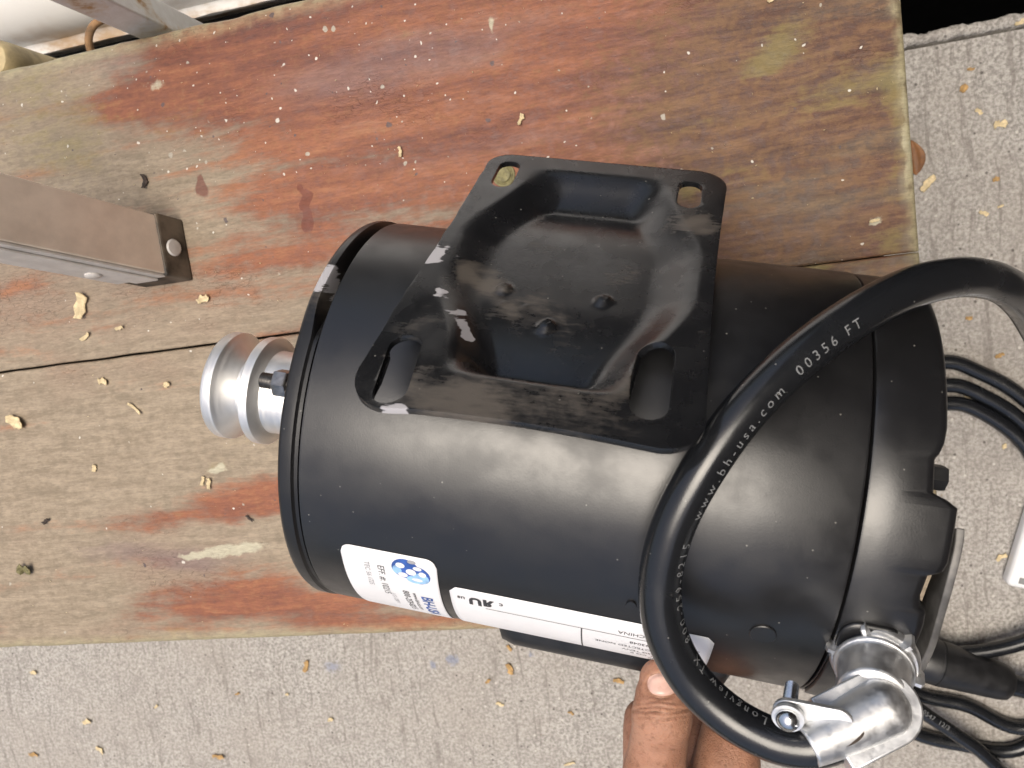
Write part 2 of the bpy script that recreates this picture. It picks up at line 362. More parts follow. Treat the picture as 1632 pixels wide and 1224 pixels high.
BLUEP = simple('pale_blue_ink', (.28, .48, .74), .5, 0, .3, 160, 0)
WINK = simple('white_print', (.19, .195, .20), .6, 0, .15, 900, 0)
NAIL = simple('nail', (.62, .40, .33), .28, 0, .06, 200, .05)
CHIPM = simple('pale_wood_chip', (.62, .50, .30), .75, 0, .22, 300, .3)
HUSKM = simple('golden_husk', (.42, .26, .10), .7, 0, .35, 220, .3)
DARKM = simple('dark_debris', (.05, .035, .028), .8, 0, .4, 300, .3)
LEAFM = simple('brown_leaf', (.20, .085, .028), .6, 0, .35, 90, .3)

# ------------------------------------------------------------------ setting: concrete slab, dark drop behind it
EDGE_Y = at(1540, 47, GZ).y
def slab():
    V = []; F = []
    xs = [-4 + 8 * i / 40 for i in range(41)]
    # top sheet down to the crack behind the crumbling lip
    for x in xs: V += [(x, -4, GZ), (x, EDGE_Y - .008, GZ), (x, EDGE_Y - .011, GZ - .10)]
    for i in range(40):
        a = 3 * i; F += [(a, a + 3, a + 4, a + 1), (a + 1, a + 4, a + 5, a + 2)]
    o = mesh_obj('concrete_ground', V, F, CONC, smooth=False); o['kind'] = 'structure'
    return o
ground = slab()
def lip(parent):
    V = []; F = []; n = 420; prof = 9
    for i in range(n + 1):
        x = -.1 + .9 * i / n
        w = .0105 + .0035 * mnoise.noise((x * 60, 2, 0)) + .0016 * mnoise.noise((x * 230, 5, 0))
        off = .0016 * mnoise.noise((x * 90, 9, 1)) + .0012 * mnoise.noise((x * 300, 4, 1))
        for k in range(prof):
            t = math.pi * k / (prof - 1)
            y = EDGE_Y - .0055 + off + w * .5 * (1 - math.cos(t))
            z = GZ - .004 + (.006 + .0018 * mnoise.noise((x * 110, k * .6, 3))) * math.sin(t) ** .6 + .0014 * mnoise.noise((x * 350, k, 7))
            if k in (0, prof - 1): z = GZ - .10
            V.append((x, y, z))
    for i in range(n):
        for k in range(prof - 1): a = i * prof + k; F.append((a, a + prof, a + prof + 1, a + 1))
    return mesh_obj('broken_edge', V, F, CONC, parent)
lip(ground)
VOIDM = simple('void_shade_black', (.008, .007, .006), .95, 0, .4, 30, .4, .1)  # near-black colour stands in for the shade down in the drop
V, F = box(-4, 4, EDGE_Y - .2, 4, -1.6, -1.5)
low = mesh_obj('lower_ground', V, F, VOIDM, smooth=False); low['kind'] = 'structure'

# added blocker out of the picture: it keeps the sky off the right side
BLOCKM = simple('dark_sky_blocker', (.055, .040, .030), .7, 0, .3, 12, .3)
V, F = join(box(.85, .95, -2.2, 1.0, GZ - .02, 2.9), box(.15, .849, .9, 1.0, -1.49, 2.9))
blocker = mesh_obj('sky_blocker', V, F, BLOCKM, smooth=False); blocker['kind'] = 'structure'

# ------------------------------------------------------------------ bench
bench = tag(empty('bench', (0, 0, GZ)), 'weathered red-stained wooden bench of two wide planks under the motor', 'bench')
def plank(y0, y1, x0=-1.15, x1=.1102, th=.042, seed=0, gap0=False, gap1=False):
    V = []; F = []
    xs = [x0 + (-.56 - x0) * i / 12 for i in range(12)]
    n = 320; xs += [-.56 + (x1 - .004 + .56) * i / n for i in range(n + 1)] + [x1 - .0022, x1 - .0007, x1]
    prof = [(-1, 0), (-1, .30), (-1, .62), (-1, .86), (-1, .95), (-.5, .99), (0, 1)]
    K = 0
    for x in xs:
        e = x1 - x; rd = 0 if e > .004 else .004 - math.sqrt(max(.004 ** 2 - (.004 - e) ** 2, 0))
        row = []
        ch0 = max(0, mnoise.noise((x * 25, seed, 0)) - .25) * .006 + .0006 * mnoise.noise((x * 160, seed, 2))
        ch1 = max(0, mnoise.noise((x * 25, seed + 9, 0)) - .25) * .006 + .0006 * mnoise.noise((x * 160, seed + 9, 2))
        wob0 = .0005 * mnoise.noise((x * 40, seed + 3, 0)); wob1 = .0005 * mnoise.noise((x * 40, seed + 5, 0))
        r0 = (.0012 if gap0 else .0042); r1 = (.0012 if gap1 else .0042)
        if gap0: ch0 *= .25; wob0 -= .0007 * sstep(-.12, .02, x)
        if gap1: ch1 *= .25
        zt = .36; zb = .36 - th; f = 1 - .0
        row.append((y0 + .001, zb + rd)); row.append((y0 + wob0, zt - .012))
        for k in range(5):
            t = math.pi / 2 * k / 4; row.append((y0 + wob0 + (r0 + ch0) * (1 - math.cos(t)), zt - (r0 + ch0) * (1 - math.sin(t)) - rd))
        for k in range(1, 72): row.append((y0 + .006 + (y1 - y0 - .012) * k / 72, zt - rd + .00025 * mnoise.noise((x * 12, k * .11, seed))))
        for k in range(4, -1, -1):
            t = math.pi / 2 * k / 4; row.append((y1 + wob1 - (r1 + ch1) * (1 - math.cos(t)), zt - (r1 + ch1) * (1 - math.sin(t)) - rd))
        row.append((y1 + wob1, zt - .012)); row.append((y1 - .001, zb + rd))
        K = len(row)
        V += [(x, y, z) for y, z in row]
    L = len(xs)
    for i in range(L - 1):
        for k in range(K): k2 = (k + 1) % K; F.append((i * K + k, (i + 1) * K + k, (i + 1) * K + k2, i * K + k2))
    F.append(tuple(range(K))); F.append(tuple((L - 1) * K + k for k in range(K)))
    o = mesh_obj('plank', V, F, WOOD, bench, sharp=40); wood_masks(o); return o
plank(-.0064, .1640, seed=1, gap0=True)
plank(-.1842, -.0075, seed=4, gap1=True)
V, F = box(-1.1, .104, -.03, .016, .300, .3175); mesh_obj('batten', V, F, DARKIN, bench, smooth=False)
for x in (-.95, -.16):
    for y in (-.13, .11):
        V, F = box(x, x + .06, y - .03, y + .03, 0.0, .3175); bevel(mesh_obj('leg', V, F, WOOD, bench, smooth=False), .003)
    V, F = box(x + .0605, x + .09, -.165, .145, .25, .2995); bevel(mesh_obj('cross_rail', V, F, WOOD, bench, smooth=False), .003)
sp = at(803, 279); SCRM = simple('mossy_screw', (.20, .18, .085), .6, .2, .3, 500, .4)
V, F = join(lathe([(0, .0001), (0, .0012), (.0009, .0028), (.0011, .0034)], Vector((sp.x, sp.y, .3602)), Vector((0, 0, 1)), 28),
            lathe([(0, .0060), (.0006, .0058), (.0008, .0050), (.0003, .0044), (.0003, .0002)], Vector((sp.x, sp.y, .3600)), Vector((0, 0, 1)), 28))
mesh_obj('screw_head', V, F, SCRM, bench, sharp=40)

# ------------------------------------------------------------------ motor: local x along the shaft towards the rear, z up
AX = Vector((0.96885, -0.24758, 0.00578)); MO = Vector((-0.03691, -0.06733, 0.0))
ZL = (Vector((0, 0, 1)) - AX * AX.z).normalized(); YL = ZL.cross(AX)
RM = Matrix((AX, YL, ZL)).transposed()
motor = empty('electric_motor', MO); motor.rotation_euler = RM.to_euler()
tag(motor, 'black electric motor with silver pulley and scuffed mounting base, lying on the bench', 'motor')
AXZ = .0803; RAD = .08                          # axis height above the bench, shell radius
def cyl(t, th, r=RAD): return Vector((t, r * math.sin(R(th)), AXZ + r * math.cos(R(th))))
def loc(P): return RM.transposed() @ (Vector(P) - MO)     # world -> motor
def tl(pts): return [loc(p) for p in pts]
EX = Vector((1, 0, 0)); OC = Vector((0, 0, AXZ))
def hit(px, py, r=RAD):                        # where a line of sight meets a cylinder round the shaft: (t, theta)
    o = loc(CAMP) - OC; d = RM.transposed() @ ray(px, py)
    a = d.y ** 2 + d.z ** 2; b = o.y * d.y + o.z * d.z; c = o.y ** 2 + o.z ** 2 - r * r
    s = (-b - math.sqrt(max(b * b - a * c, 0))) / a; P = o + d * s
    return P.x, math.degrees(math.atan2(P.y, P.z))
def surf(prof, ths, mat, name, closed=True, sharp=40):
    """prof(theta) -> [(t, r)]"""
    V = []; F = []; n = len(ths)
    for th in ths:
        pr = prof(th); m = len(pr)
        V += [cyl(t, th, r) for t, r in pr]
    for i in range(n if closed else n - 1):
        j = (i + 1) % n
        for k in range(m - 1): F.append((i * m + k, i * m + k + 1, j * m + k + 1, j * m + k))
    return mesh_obj(name, V, F, mat, motor, sharp=sharp)
TH = [i * 2 - 180 for i in range(180)]
# rolled steel shell
surf(lambda th: [(-.0968, .074), (-.0968, .0791), (-.0963, .0799), (-.0955, .08), (-.05, .08), (0, .08), (.05, .08), (.0818, .08), (.0826, .0797), (.0829, .0790), (.0829, .074)], TH, BLACK, 'shell')
BELL = paint_black('black_bell_paint', .36, True, .5)
def front(th):
    g = sstep(26, 40, th) * (1 - sstep(96, 112, th)); d = .0012 * g
    te = -.1040 - .0006 * g
    gr = .0793 - .008 * g
    ta, tb = -.0972, -.0985 - .0022 * g
    return [(ta, .072), (ta, gr), (tb, gr), (tb - .0003, .0796 if g < .5 else .0792), (tb - .0008, .0803), (te + .0010, .0803), (te - .0003, .0797), (te - .0009, .0785), (te - .0014, .0765), (te - .0020, .070), (te - .004, .055), (te - .009, .048), (te - .010, .026), (te - .016, .024), (te - .016, .009)]
fb = surf(front, [i - 180 for i in range(360)], BELL, 'front_bell')
co_ = warp_np(np.array([v.co[:] for v in fb.data.vertices]), 200, (.002, .002, .002))
set_masks(fb, 'wear', (blob_field(co_, [(-.1030, .054, .053 + .08, .005, .012, .014, 1.4, 0), (-.1045, .03, .073 + .08, .0022, .03, .03, .35, 0)]), blob_field(co_, [(-.102, .050, .055 + .08, .010, .018, .02, 2.0, 0)])))
def rear(th):
    kf = [(-180, .1075), (-60, .1075), (-17, .1075), (-13.5, .1068), (-12.5, .1050), (-9.5, .1040), (-4.5, .1046), (-3.2, .1084), (-1, .1092), (11.0, .1092), (12.4, .1062), (13.4, .1022), (20.8, .1016), (22, .1028), (24.5, .1040), (28, .1046), (60, .1046), (100, .1046), (179, .1046), (181, .1075)]
    for (a, u), (b, v) in zip(kf, kf[1:]):
        if a <= th <= b: te = u + (v - u) * (th - a) / (b - a); break
    return [(.0835, .074), (.0835, .0788), (.0838, .0794), (.0846, .0797), (.092, .0797), (te - .0030, .0797), (te - .0012, .0792), (te - .0003, .0781), (te, .0765), (te, .073), (te - .002, .0715), (.094, .071), (.094, .01)]
surf(rear, [i * .5 - 180 for i in range(720)], BLACK, 'rear_bell')
V, F = lathe([(-.0975, .001), (-.0975, .0755), (.0900, .0755), (.0900, .001)], OC, EX, 64); mesh_obj('stator_core', V, F, DARKIN, motor, sharp=40)
# shaft, turned pulley
V, F = lathe([(-.180, .001), (-.180, .0074), (-.1795, .0079), (-.112, .0079)], OC, EX, 32); mesh_obj('shaft', V, F, STEEL, motor, sharp=40)
PR = .0242
V, F = lathe([(-.1760, .0081), (-.1760, .0140), (-.1738, .0152), (-.1722, PR - .0012), (-.1716, PR - .0003), (-.1710, PR), (-.1668, PR), (-.1664, PR - .0003), (-.1612, .0150), (-.1606, .0146), (-.1594, .0146), (-.1588, .0150), (-.1538, PR - .0003), (-.1534, PR), (-.1496, PR), (-.1492, PR - .0004), (-.1474, .0196), (-.1471, .0188), (-.1465, .0186), (-.1188, .0186), (-.1178, .0178), (-.1178, .0081)], OC, EX, 96)
mesh_obj('pulley', V, F, ALU, motor, sharp=30)
# threaded stud with nut, in front of the hub
t0, th0 = hit(440, 609, .036); SO = cyl(-.104, th0, .036); TIP = -hit(417, 607, .036)[0] - .104; NUT = -hit(462, 611, .036)[0] - .104
STUDM = simple('stud_steel', (.34, .33, .32), .36, 1.0, .2, 300, .1)
prof = []
tt = 0.0
while tt < TIP: prof += [(tt, .00235), (tt + .0006, .0033)]; tt += .0012
V, F = lathe([(0, .0005)] + prof + [(tt, .0024), (tt + .0004, .0004)], SO, -EX, 20); stud = mesh_obj('stud', V, F, STUDM, motor, sharp=60)
V, F = hexnut(SO - EX * NUT, -EX, .0058, .0058); mesh_obj('nut', V, F, STUDM, stud, sharp=30)
for th in (139, -101, -161):
    V, F = hexnut(cyl(-.1065, th, .060), -EX, .0050, .006); mesh_obj('bolt_head', V, F, STEEL, motor, sharp=30)
# capacitor cover on the far side
def capcover():
    t0, t1 = -.0360, .0660; V = []; F = []; th = -100; n = 20; K = 22
    N = Vector((0, math.sin(R(th)), math.cos(R(th)))); T = Vector((0, math.cos(R(th)), -math.sin(R(th))))
    for i in range(n + 1):
        u = i / n; e = min(u, 1 - u) * (t1 - t0); rr = .010
        ins = 0 if e > rr else rr - math.sqrt(max(rr * rr - (rr - e) ** 2, 0))
        for k in range(K + 1):
            a = math.pi * (k / K) - math.pi / 2; ca, sa = math.cos(a), math.sin(a)
            w = .0335 - ins * .8; h = .0285 - ins
            x = math.copysign(abs(sa) ** .45, sa) * w; y = abs(ca) ** .45 * h
            V.append(OC + EX * (t0 + (t1 - t0) * u) + N * (.0615 + y) + T * x)
    for i in range(n):
        for k in range(K): a = i * (K + 1) + k; F.append((a, a + 1, a + K + 2, a + K + 1))
    F.append(tuple(range(K + 1))); F.append(tuple(n * (K + 1) + k for k in range(K, -1, -1)))
    return mesh_obj('capacitor_cover', V, F, PLASTIC, motor, sharp=50)
capcover()
# flush rivet heads and small dents on the shell
def cap_on_shell(px, py, rt, rth, h, mat, name, r=RAD):
    t, th = hit(px, py, r); V = []; F = []; n = 28
    for rr, hh in ((1, -.0006), (1, h * .6), (.93, h), (.01, h * 1.05)):
        for k in range(n):
            a = 2 * math.pi * k / n; V.append(cyl(t + rt * rr * math.cos(a), th + math.degrees(rth * rr * math.sin(a) / r), r + hh))
    for i in range(3):
        for k in range(n): F.append((i * n + k, i * n + (k + 1) % n, (i + 1) * n + (k + 1) % n, (i + 1) * n + k))
    F.append(tuple(3 * n + k for k in range(n)))
    return mesh_obj(name, V, F, mat, motor, sharp=40)
cap_on_shell(1216, 1010, .0042, .0042, .0007, BLACK, 'rivet')
cap_on_shell(1006, 964, .0018, .0024, .0008, BLACK, 'rivet')

# ---- stamped mounting base
PT = 55.4; PN = Vector((0, math.sin(R(PT)), math.cos(R(PT)))); PTn = Vector((0, -math.cos(R(PT)), math.sin(R(PT)))); PD = .0865
def plate_h(t, q):
    """depth of the pressing below the foot plane, t, q in metres"""
    tc, qc = -.0165, -.002
    x = abs(t - tc); y = q - qc
    half = .0370 - .0150 * sstep(.010, .056, abs(y))
    mx = 1 - sstep(half - .0095, half + .0075, x)
    my = (1 - sstep(.0495, .0625, y)) if y > 0 else (1 - sstep(.042, .0640, -y))
    flo = min(.0056 + max(0, abs(y) - .016) ** 2 * 4.6, .0125)
    return mx * my * flo
def bump_h(t, q):
    h = 0
    for bt, bq, s in ((-.0375, .0105, .0032), (-.0030, .0106, .0032), (-.0191, .0265, .0035)):
        d = math.hypot(t - bt, q - bq); h += .0023 * (1 - sstep(s * .35, s * 1.05, d)) - .0010 * (1 - sstep(0, s * .4, d))
    for bt, bq in ((-.036, .0185), (-.028, .0185)):
        h += .0007 * (1 - sstep(.0002, .0009, math.hypot(t - bt, q - bq)))
    return h
def pmap(t, q, h):
    # the foot at the near left corner is bent towards the shell a little
    h -= .0030 * sstep(-.045, -.07, t) * sstep(.02, .07, q)
    return OC + EX * t + PTn * q + PN * (PD + h)
def pl_hit(px, py):
    o = loc(CAMP); d = RM.transposed() @ ray(px, py); s = ((OC + PN * PD) - o).dot(PN) / d.dot(PN); P = o + d * s - OC
    return P.x, P.dot(PTn)
T0, T1, Q0, Q1 = -.0688, .0335, -.0745, .0775
def basewear():
    def L(px, py, r, k, ry=None):
        t, q = pl_hit(px, py); p = pmap(t, q, -.004); return (p.x, p.y, p.z, r, ry or r, ry or r, k, 0)
    scr = [L(690, 405, .006, 1.6), L(715, 398, .004, 1.3), L(700, 465, .004, 1.5), L(715, 490, .004, 1.7), L(730, 508, .004, 1.7), L(742, 522, .003, 1.4), L(600, 635, .004, 1.5), L(620, 655, .006, 1.6), L(575, 622, .004, 1.0), L(590, 640, .003, 1.0), L(640, 664, .005, .9),
           L(690, 675, .03, .9, .0035), L(800, 686, .03, .85, .0035), L(900, 692, .03, .8, .0035), L(1000, 697, .03, .7, .003), L(575, 570, .004, .9), L(640, 480, .004, .8), L(600, 540, .004, .9), L(655, 450, .004, .8), L(1070, 340, .004, .4)]
    dst = [L(775, 435, .010, 1.6), L(745, 420, .008, 1.2), L(800, 470, .007, 1.2), L(680, 500, .008, 1.2), L(665, 520, .008, 1.1), L(650, 610, .012, .9), L(700, 640, .016, .9), L(760, 645, .016, .8), L(850, 640, .02, .75), L(960, 640, .018, .95), L(1000, 610, .008, 1.0), L(1100, 352, .012, 1.4), L(1125, 360, .008, 1.2), L(1140, 470, .008, .9), L(1000, 415, .012, .7), L(850, 470, .012, .6), L(1130, 520, .006, .8), L(640, 560, .008, .9), L(870, 372, .02, .6, .006), L(720, 660, .02, .6), L(900, 500, .03, .45)]
    return [(x, y, z, a * 1.25, b * 1.25, c * 1.25, k * 1.45, an) for x, y, z, a, b, c, k, an in scr], [(x, y, z, a * 1.15, b * 1.15, c * 1.15, k * 1.25, an) for x, y, z, a, b, c, k, an in dst]
BASEP = paint_black('scuffed_base_paint', .24, True, .6, (.0085, .009, .0105), .6)
def stadium(t0, q0, t1, q1, r, n=10):
    d = Vector((t1 - t0, q1 - q0, 0)).normalized(); s = Vector((-d.y, d.x, 0)); P = []
    for (t, q, sg) in ((t1, q1, 1), (t0, q0, -1)):
        for k in range(n + 1):
            a = math.pi * k / n; v = s * (-math.cos(a)) * (-sg) * -1 + d * math.sin(a) * sg
            P.append((t + r * v.x, q + r * v.y))
    return P
def base():
    from mathutils import geometry
    # outline, rounded; foot slots; inside points follow a grid: one constrained triangulation, then thickness
    cr = .012; out = []
    def arc(cx, cy, r, a0, a1, n=10): return [(cx + r * math.cos(R(a0 + (a1 - a0) * k / n)), cy + r * math.sin(R(a0 + (a1 - a0) * k / n))) for k in range(n + 1)]
    out += arc(T1 - cr, Q0 + cr, cr, -90, 0) + [(T1 - .0012 * math.sin(math.pi * k / 24), Q0 + cr + (Q1 - Q0 - 2 * cr) * k / 24) for k in range(1, 24)] + arc(T1 - cr, Q1 - cr, cr, 0, 90)
    out += [(T1 - cr + (T0 - T1 + .016 + cr) * k / 24, Q1 - .0016 * math.sin(math.pi * k / 24)) for k in range(1, 24)] + arc(T0 - .0012 + .016, Q1 - .016, .016, 90, 180)
    out += [(T0 - .0012 + .0068 * (k / 24) + .0012 * math.sin(math.pi * k / 24) + .0006 * mnoise.noise((k * .9, 3, 1)), Q1 - .016 + (Q0 - Q1 + .016 + cr * .8) * k / 24) for k in range(1, 24)] + arc(T0 + .0056 + cr * .8, Q0 + cr * .8, cr * .8, 180, 270) + [(T0 + .0056 + cr + (T1 - T0 - .0056 - 2 * cr) * k / 24, Q0) for k in range(1, 24)]
    slots = [stadium(-.0535, -.0640, -.0535, -.0520, .0044), stadium(.0200, -.0610, .0200, -.0500, .0044), stadium(-.0586, .0510, -.0564, .0700, .0054), stadium(.0172, .0395, .0176, .0620, .0056)]
    def inside(p, poly):
        c = False; n = len(poly)
        for i in range(n):
            x1, y1 = poly[i]; x2, y2 = poly[(i + 1) % n]
            if (y1 > p[1]) != (y2 > p[1]) and p[0] < (x2 - x1) * (p[1] - y1) / (y2 - y1) + x1: c = not c
        return c
    P = []; E = []
    loops = [out] + slots
    for lp in loops:
        b = len(P); n = len(lp); P += lp; E += [(b + i, b + (i + 1) % n) for i in range(n)]
    def inside_np(X, Y, poly):
        c = np.zeros(len(X), bool); n = len(poly)
        for i in range(n):
            x1, y1 = poly[i]; x2, y2 = poly[(i + 1) % n]
            if y1 == y2: continue
            c ^= ((y1 > Y) != (y2 > Y)) & (X < (x2 - x1) * (Y - y1) / (y2 - y1) + x1)
        return c
    bp = np.array(P); st = .00115; nx = int((T1 - T0) / st); ny = int((Q1 - Q0) / st)
    gx, gy = np.meshgrid(T0 + (np.arange(nx) + .5) * st, Q0 + (np.arange(ny) + .5) * st); gx = gx.ravel(); gy = gy.ravel()
    ok = inside_np(gx, gy, out)
    for sl in slots: ok &= ~inside_np(gx, gy, sl)
    dm = np.full(len(gx), 1.0)
    for b_ in bp: dm = np.minimum(dm, (gx - b_[0]) ** 2 + (gy - b_[1]) ** 2)
    ok &= dm > (st * .7) ** 2
    P += list(zip(gx[ok].tolist(), gy[ok].tolist()))
    v2, e2, f2, *_ = geometry.delaunay_2d_cdt([Vector(p) for p in P], E, [], 0, 1e-7)
    cxs = np.array([sum(v2[i].x for i in f) / len(f) for f in f2]); cys = np.array([sum(v2[i].y for i in f) / len(f) for f in f2])
    ok = inside_np(cxs, cys, out)
    for sl in slots: ok &= ~inside_np(cxs, cys, sl)
    tris = [tuple(f) for f, k in zip(f2, ok) if k]
    V = [pmap(v.x, v.y, -plate_h(v.x, v.y) + bump_h(v.x, v.y)) for v in v2]
    o = mesh_obj('mounting_base', V, tris, BASEP, motor)
    me = o.data; n = Vector((0, 0, 0))
    for p in me.polygons: n += p.normal
    if n.dot(PN) < 0: me.flip_normals()
    scr, dst = basewear(); co_ = np.array([v.co[:] for v in o.data.vertices]); set_masks(o, 'wear', (blob_field(warp_np(co_, 220, (.0025, .0025, .0025)), scr), blob_field(warp_np(co_, 120, (.005, .005, .005)), dst)))
    s = o.modifiers.new('thickness', 'SOLIDIFY'); s.thickness = .0022; s.offset = -1
    bevel(o, .0009, 3, 60)
    return o
base()

# ---- stickers and print on the shell
def patch(t0, t1, a0, a1, cr, r, mat, name, parent=None, n=36):
    """rounded sheet bent round the shell: t range, theta range"""
    V = []; F = []
    m = 40; kx = [t0 + (t1 - t0) * i / m for i in range(m + 1)]
    h = R(abs(a1 - a0)) * RAD
    for x in kx:
        e = min(x - t0, t1 - x); ins = 0 if e >= cr else cr - math.sqrt(max(cr * cr - (cr - e) ** 2, 0))
        for j in range(n + 1):
            y = ins + (h - 2 * ins) * j / n; V.append(cyl(x, a0 + (a1 - a0) * y / h, r))
    for i in range(m):
        for j in range(n): a = i * (n + 1) + j; F.append((a, a + 1, a + n + 2, a + n + 1))
    o = mesh_obj(name, V, F, mat, parent or motor)
    o.modifiers.new('t', 'SOLIDIFY').thickness = .00012
    return o
def prints(items, parent, mat, name, r=RAD + .00042):
    """items: (text, size, t, theta, turn, bold); turn 180 = upside down, 90 = reading towards the viewer's bottom"""
    V = []; F = []
    for (s, size, t, th, turn, bold, *mir) in items:
        v, f = text_mesh(s, size, bold); b = len(V)
        if mir: wd = max(p[0] for p in v); v = [(wd - p[0], p[1]) for p in v]
        for x, y in v:
            if turn == 180: V.append(cyl(t - x, th - math.degrees(y / RAD), r))
            else: V.append(cyl(t + y, th - math.degrees(x / RAD), r))
        F += [tuple(i + b for i in q) for q in f]
    return mesh_obj(name, V, F, mat, parent, smooth=False, recalc=False)
s1 = patch(-.0824, -.0466, -24.5, -66, .004, RAD + .0003, PAPER, 'maker_sticker')
s1['label'] = 'white rounded sticker with blue emblem on the motor shell'
prints([('BH-USA', .0062, -.0545, -41.5, 90, .00012)], s1, BLUE, 'lettering')
prints([('www.bh-usa.com', .0026, -.0577, -40.5, 90, 0), ('800-259-8215', .0036, -.0614, -40, 90, 0), ('EFF. #: 10215', .0036, -.0690, -30, 90, 0)], s1, INK, 'lettering')
prints([('TEC 56 1725', .0028, -.0740, -29.5, 90, 0), ('115 / 230 V', .0024, -.0665, -43, 90, 0)], s1, INKF, 'lettering')
def emblem():
    t, th = hit(655, 912)
    def ell(ct, cth, rt, rl, r, n=26):
        c = cyl(ct, cth, r); return [c] + [cyl(ct + rt * math.cos(6.2832 * k / n), cth + math.degrees(rl * math.sin(6.2832 * k / n) / RAD), r) for k in range(n)], [(0, k + 1, (k + 1) % n + 1) for k in range(n)]
    A = join(ell(t - .0018, th + 1.2, .0052, .0052, RAD + .00040), ell(t + .0022, th - .6, .0050, .0050, RAD + .00041))
    o = mesh_obj('emblem', *A, BLUE, s1, smooth=False)
    Bp = join(ell(t + .0037, th - 1.6, .0030, .0030, RAD + .00045), ell(t + .0012, th - 2.6, .0030, .0022, RAD + .00046), ell(t - .0050, th + .4, .0017, .0024, RAD + .00045))
    mesh_obj('emblem_tint', *Bp, BLUEP, s1, smooth=False)
    hs = [(-.0036, 2.4, .0017, .0014), (-.0030, -1.2, .0018, .0013), (.0002, .4, .0019, .0017), (.0027, 2.2, .0016, .0010), (.0044, .2, .0014, .0014), (.0022, -2.4, .0020, .0009)]
    mesh_obj('emblem_window', *join(*[ell(t + a, th + b, c, d, RAD + .0005) for a, b, c, d in hs]), PAPER, s1, smooth=False)
    a, b = hit(656, 895); mesh_obj('ink_dot', *ell(a, b, .0016, .0009, RAD + .00042), INKF, s1, smooth=False)
emblem()
s2 = patch(-.0428, .0492, -33.2, -66, .003, RAD + .0003, PAPER, 'nameplate_sticker')
s2['label'] = 'long white nameplate sticker with upside-down print'
ta, _ = hit(801, 958); A0 = -36.6
prints([('c', .0036, ta + .0002, A0, 180, .00008), ('us', .0034, ta - .0138, A0 - .3, 180, .00005), ('U', .0066, ta - .0078, A0 - .1, 180, .00035), ('R', .0060, ta - .0030, A0, 180, .00035, True)], s2, INK, 'lettering')
rows = []
tx = hit(1088, 1010)[0]
prints([('MADE IN CHINA', .0030, hit(1085, 1012)[0] + .0015, -38.2, 180, 0), ('Cert. Number 93048', .0028, hit(1070, 1028)[0] + .010, -43.2, 180, 0), ('THERMALLY PROTECTED NONE', .0026, hit(1120, 1045)[0] + .0005, -46.6, 180, 0),
        ('TIME CONT   HSG TENV', .0026, hit(1118, 1050)[0] + .0008, -49.6, 180, 0), ('FR 56    CODE L INS B', .0026, hit(1116, 1050)[0] + .0010, -52.4, 180, 0), ('HZ 60    AMB 40', .0026, hit(1116, 1050)[0] + .0010, -55.2, 180, 0), ('PH 1   V 115/230', .0026, hit(1116, 1050)[0] + .0010, -58, 180, 0)], s2, INK, 'lettering')
def rule(t0, a0, t1, a1, w, parent, r=RAD + .00042):
    n = 24; V = []; F = []
    for k in range(n + 1):
        t = t0 + (t1 - t0) * k / n; a = a0 + (a1 - a0) * k / n
        if abs(t1 - t0) > abs(R(a1 - a0) * RAD): V += [cyl(t, a - math.degrees(w / RAD) / 2, r), cyl(t, a + math.degrees(w / RAD) / 2, r)]
        else: V += [cyl(t - w / 2, a, r), cyl(t + w / 2, a, r)]
    for k in range(n): F.append((2 * k, 2 * k + 1, 2 * k + 3, 2 * k + 2))
    return mesh_obj('ruled_line', V, F, INK, parent, smooth=False)
rule(-.030, -41.0, .0455, -41.0, .0003, s2); tv = hit(927, 1005)[0]; rule(tv, -41.0, tv, -65, .0005, s2)

# ---- terminal lip, conduit elbow
patch(.0842, .1030, -18.4, -60, .006, RAD + .0009, BLACK, 'terminal_pad').modifiers['t'].thickness = .0018
elbow = mesh_obj('conduit_elbow', [], [], ZINC, motor)
C0 = loc(dep(1393, 1052, .2435)); C1 = loc(dep(1391, 1120, .2270)); ED = (C1 - C0).normalized()
prof = [(-.006, .0095), (.0, .0106), (.0030, .0108), (.0036, .0117), (.0048, .0118), (.0054, .0106), (.0085, .0101), (.0170, .0099), (.0180, .0080)]
V, F = lathe(prof, C0, ED, 48)
P0 = loc(dep(1408, 1128, .2225)); P1 = loc(dep(1290, 1188, .2215)); U = (P1 - P0).normalized()
VIEW = (loc(CAMP) - P0).normalized(); W = (VIEW - U * VIEW.dot(U)).normalized(); SD = U.cross(W)
def stad3(c0, c1, r, h0, h1, n=18, taper=1.0, round_far=True):
    """stadium prism in the elbow's own axes, W towards the viewer"""
    pts = []
    for k in range(n + 1):
        a = math.pi / 2 + math.pi * k / n; pts.append((c0, r * math.cos(a), r * math.sin(a)))
    if round_far:
        for k in range(n + 1):
            a = -math.pi / 2 + math.pi * k / n; pts.append((c1, r * taper * math.cos(a), r * taper * math.sin(a)))
    else: pts += [(c1, 0, -r * taper), (c1, 0, r * taper)]
    m = len(pts); V = [P0 + U * (c + x) + SD * y + W * h for h in (h0, h1) for c, x, y in pts]
    F = [(k, (k + 1) % m, m + (k + 1) % m, m + k) for k in range(m)] + [tuple(range(m)), tuple(range(2 * m - 1, m - 1, -1))]
    return V, F
LEN = (P1 - P0).length
tray = stad3(0, LEN * .70, .0105, -.0085, .0000, taper=1.0, round_far=False)
ear = stad3(LEN * .62, LEN * 1.22, .0040, -.006, -.0044)
V, F = join((V, F), tray)
o = mesh_obj('t', V, F, ZINC, motor, sharp=35); elbow.data = o.data; bpy.data.objects.remove(o); bevel(elbow, .0007, 2, 50)
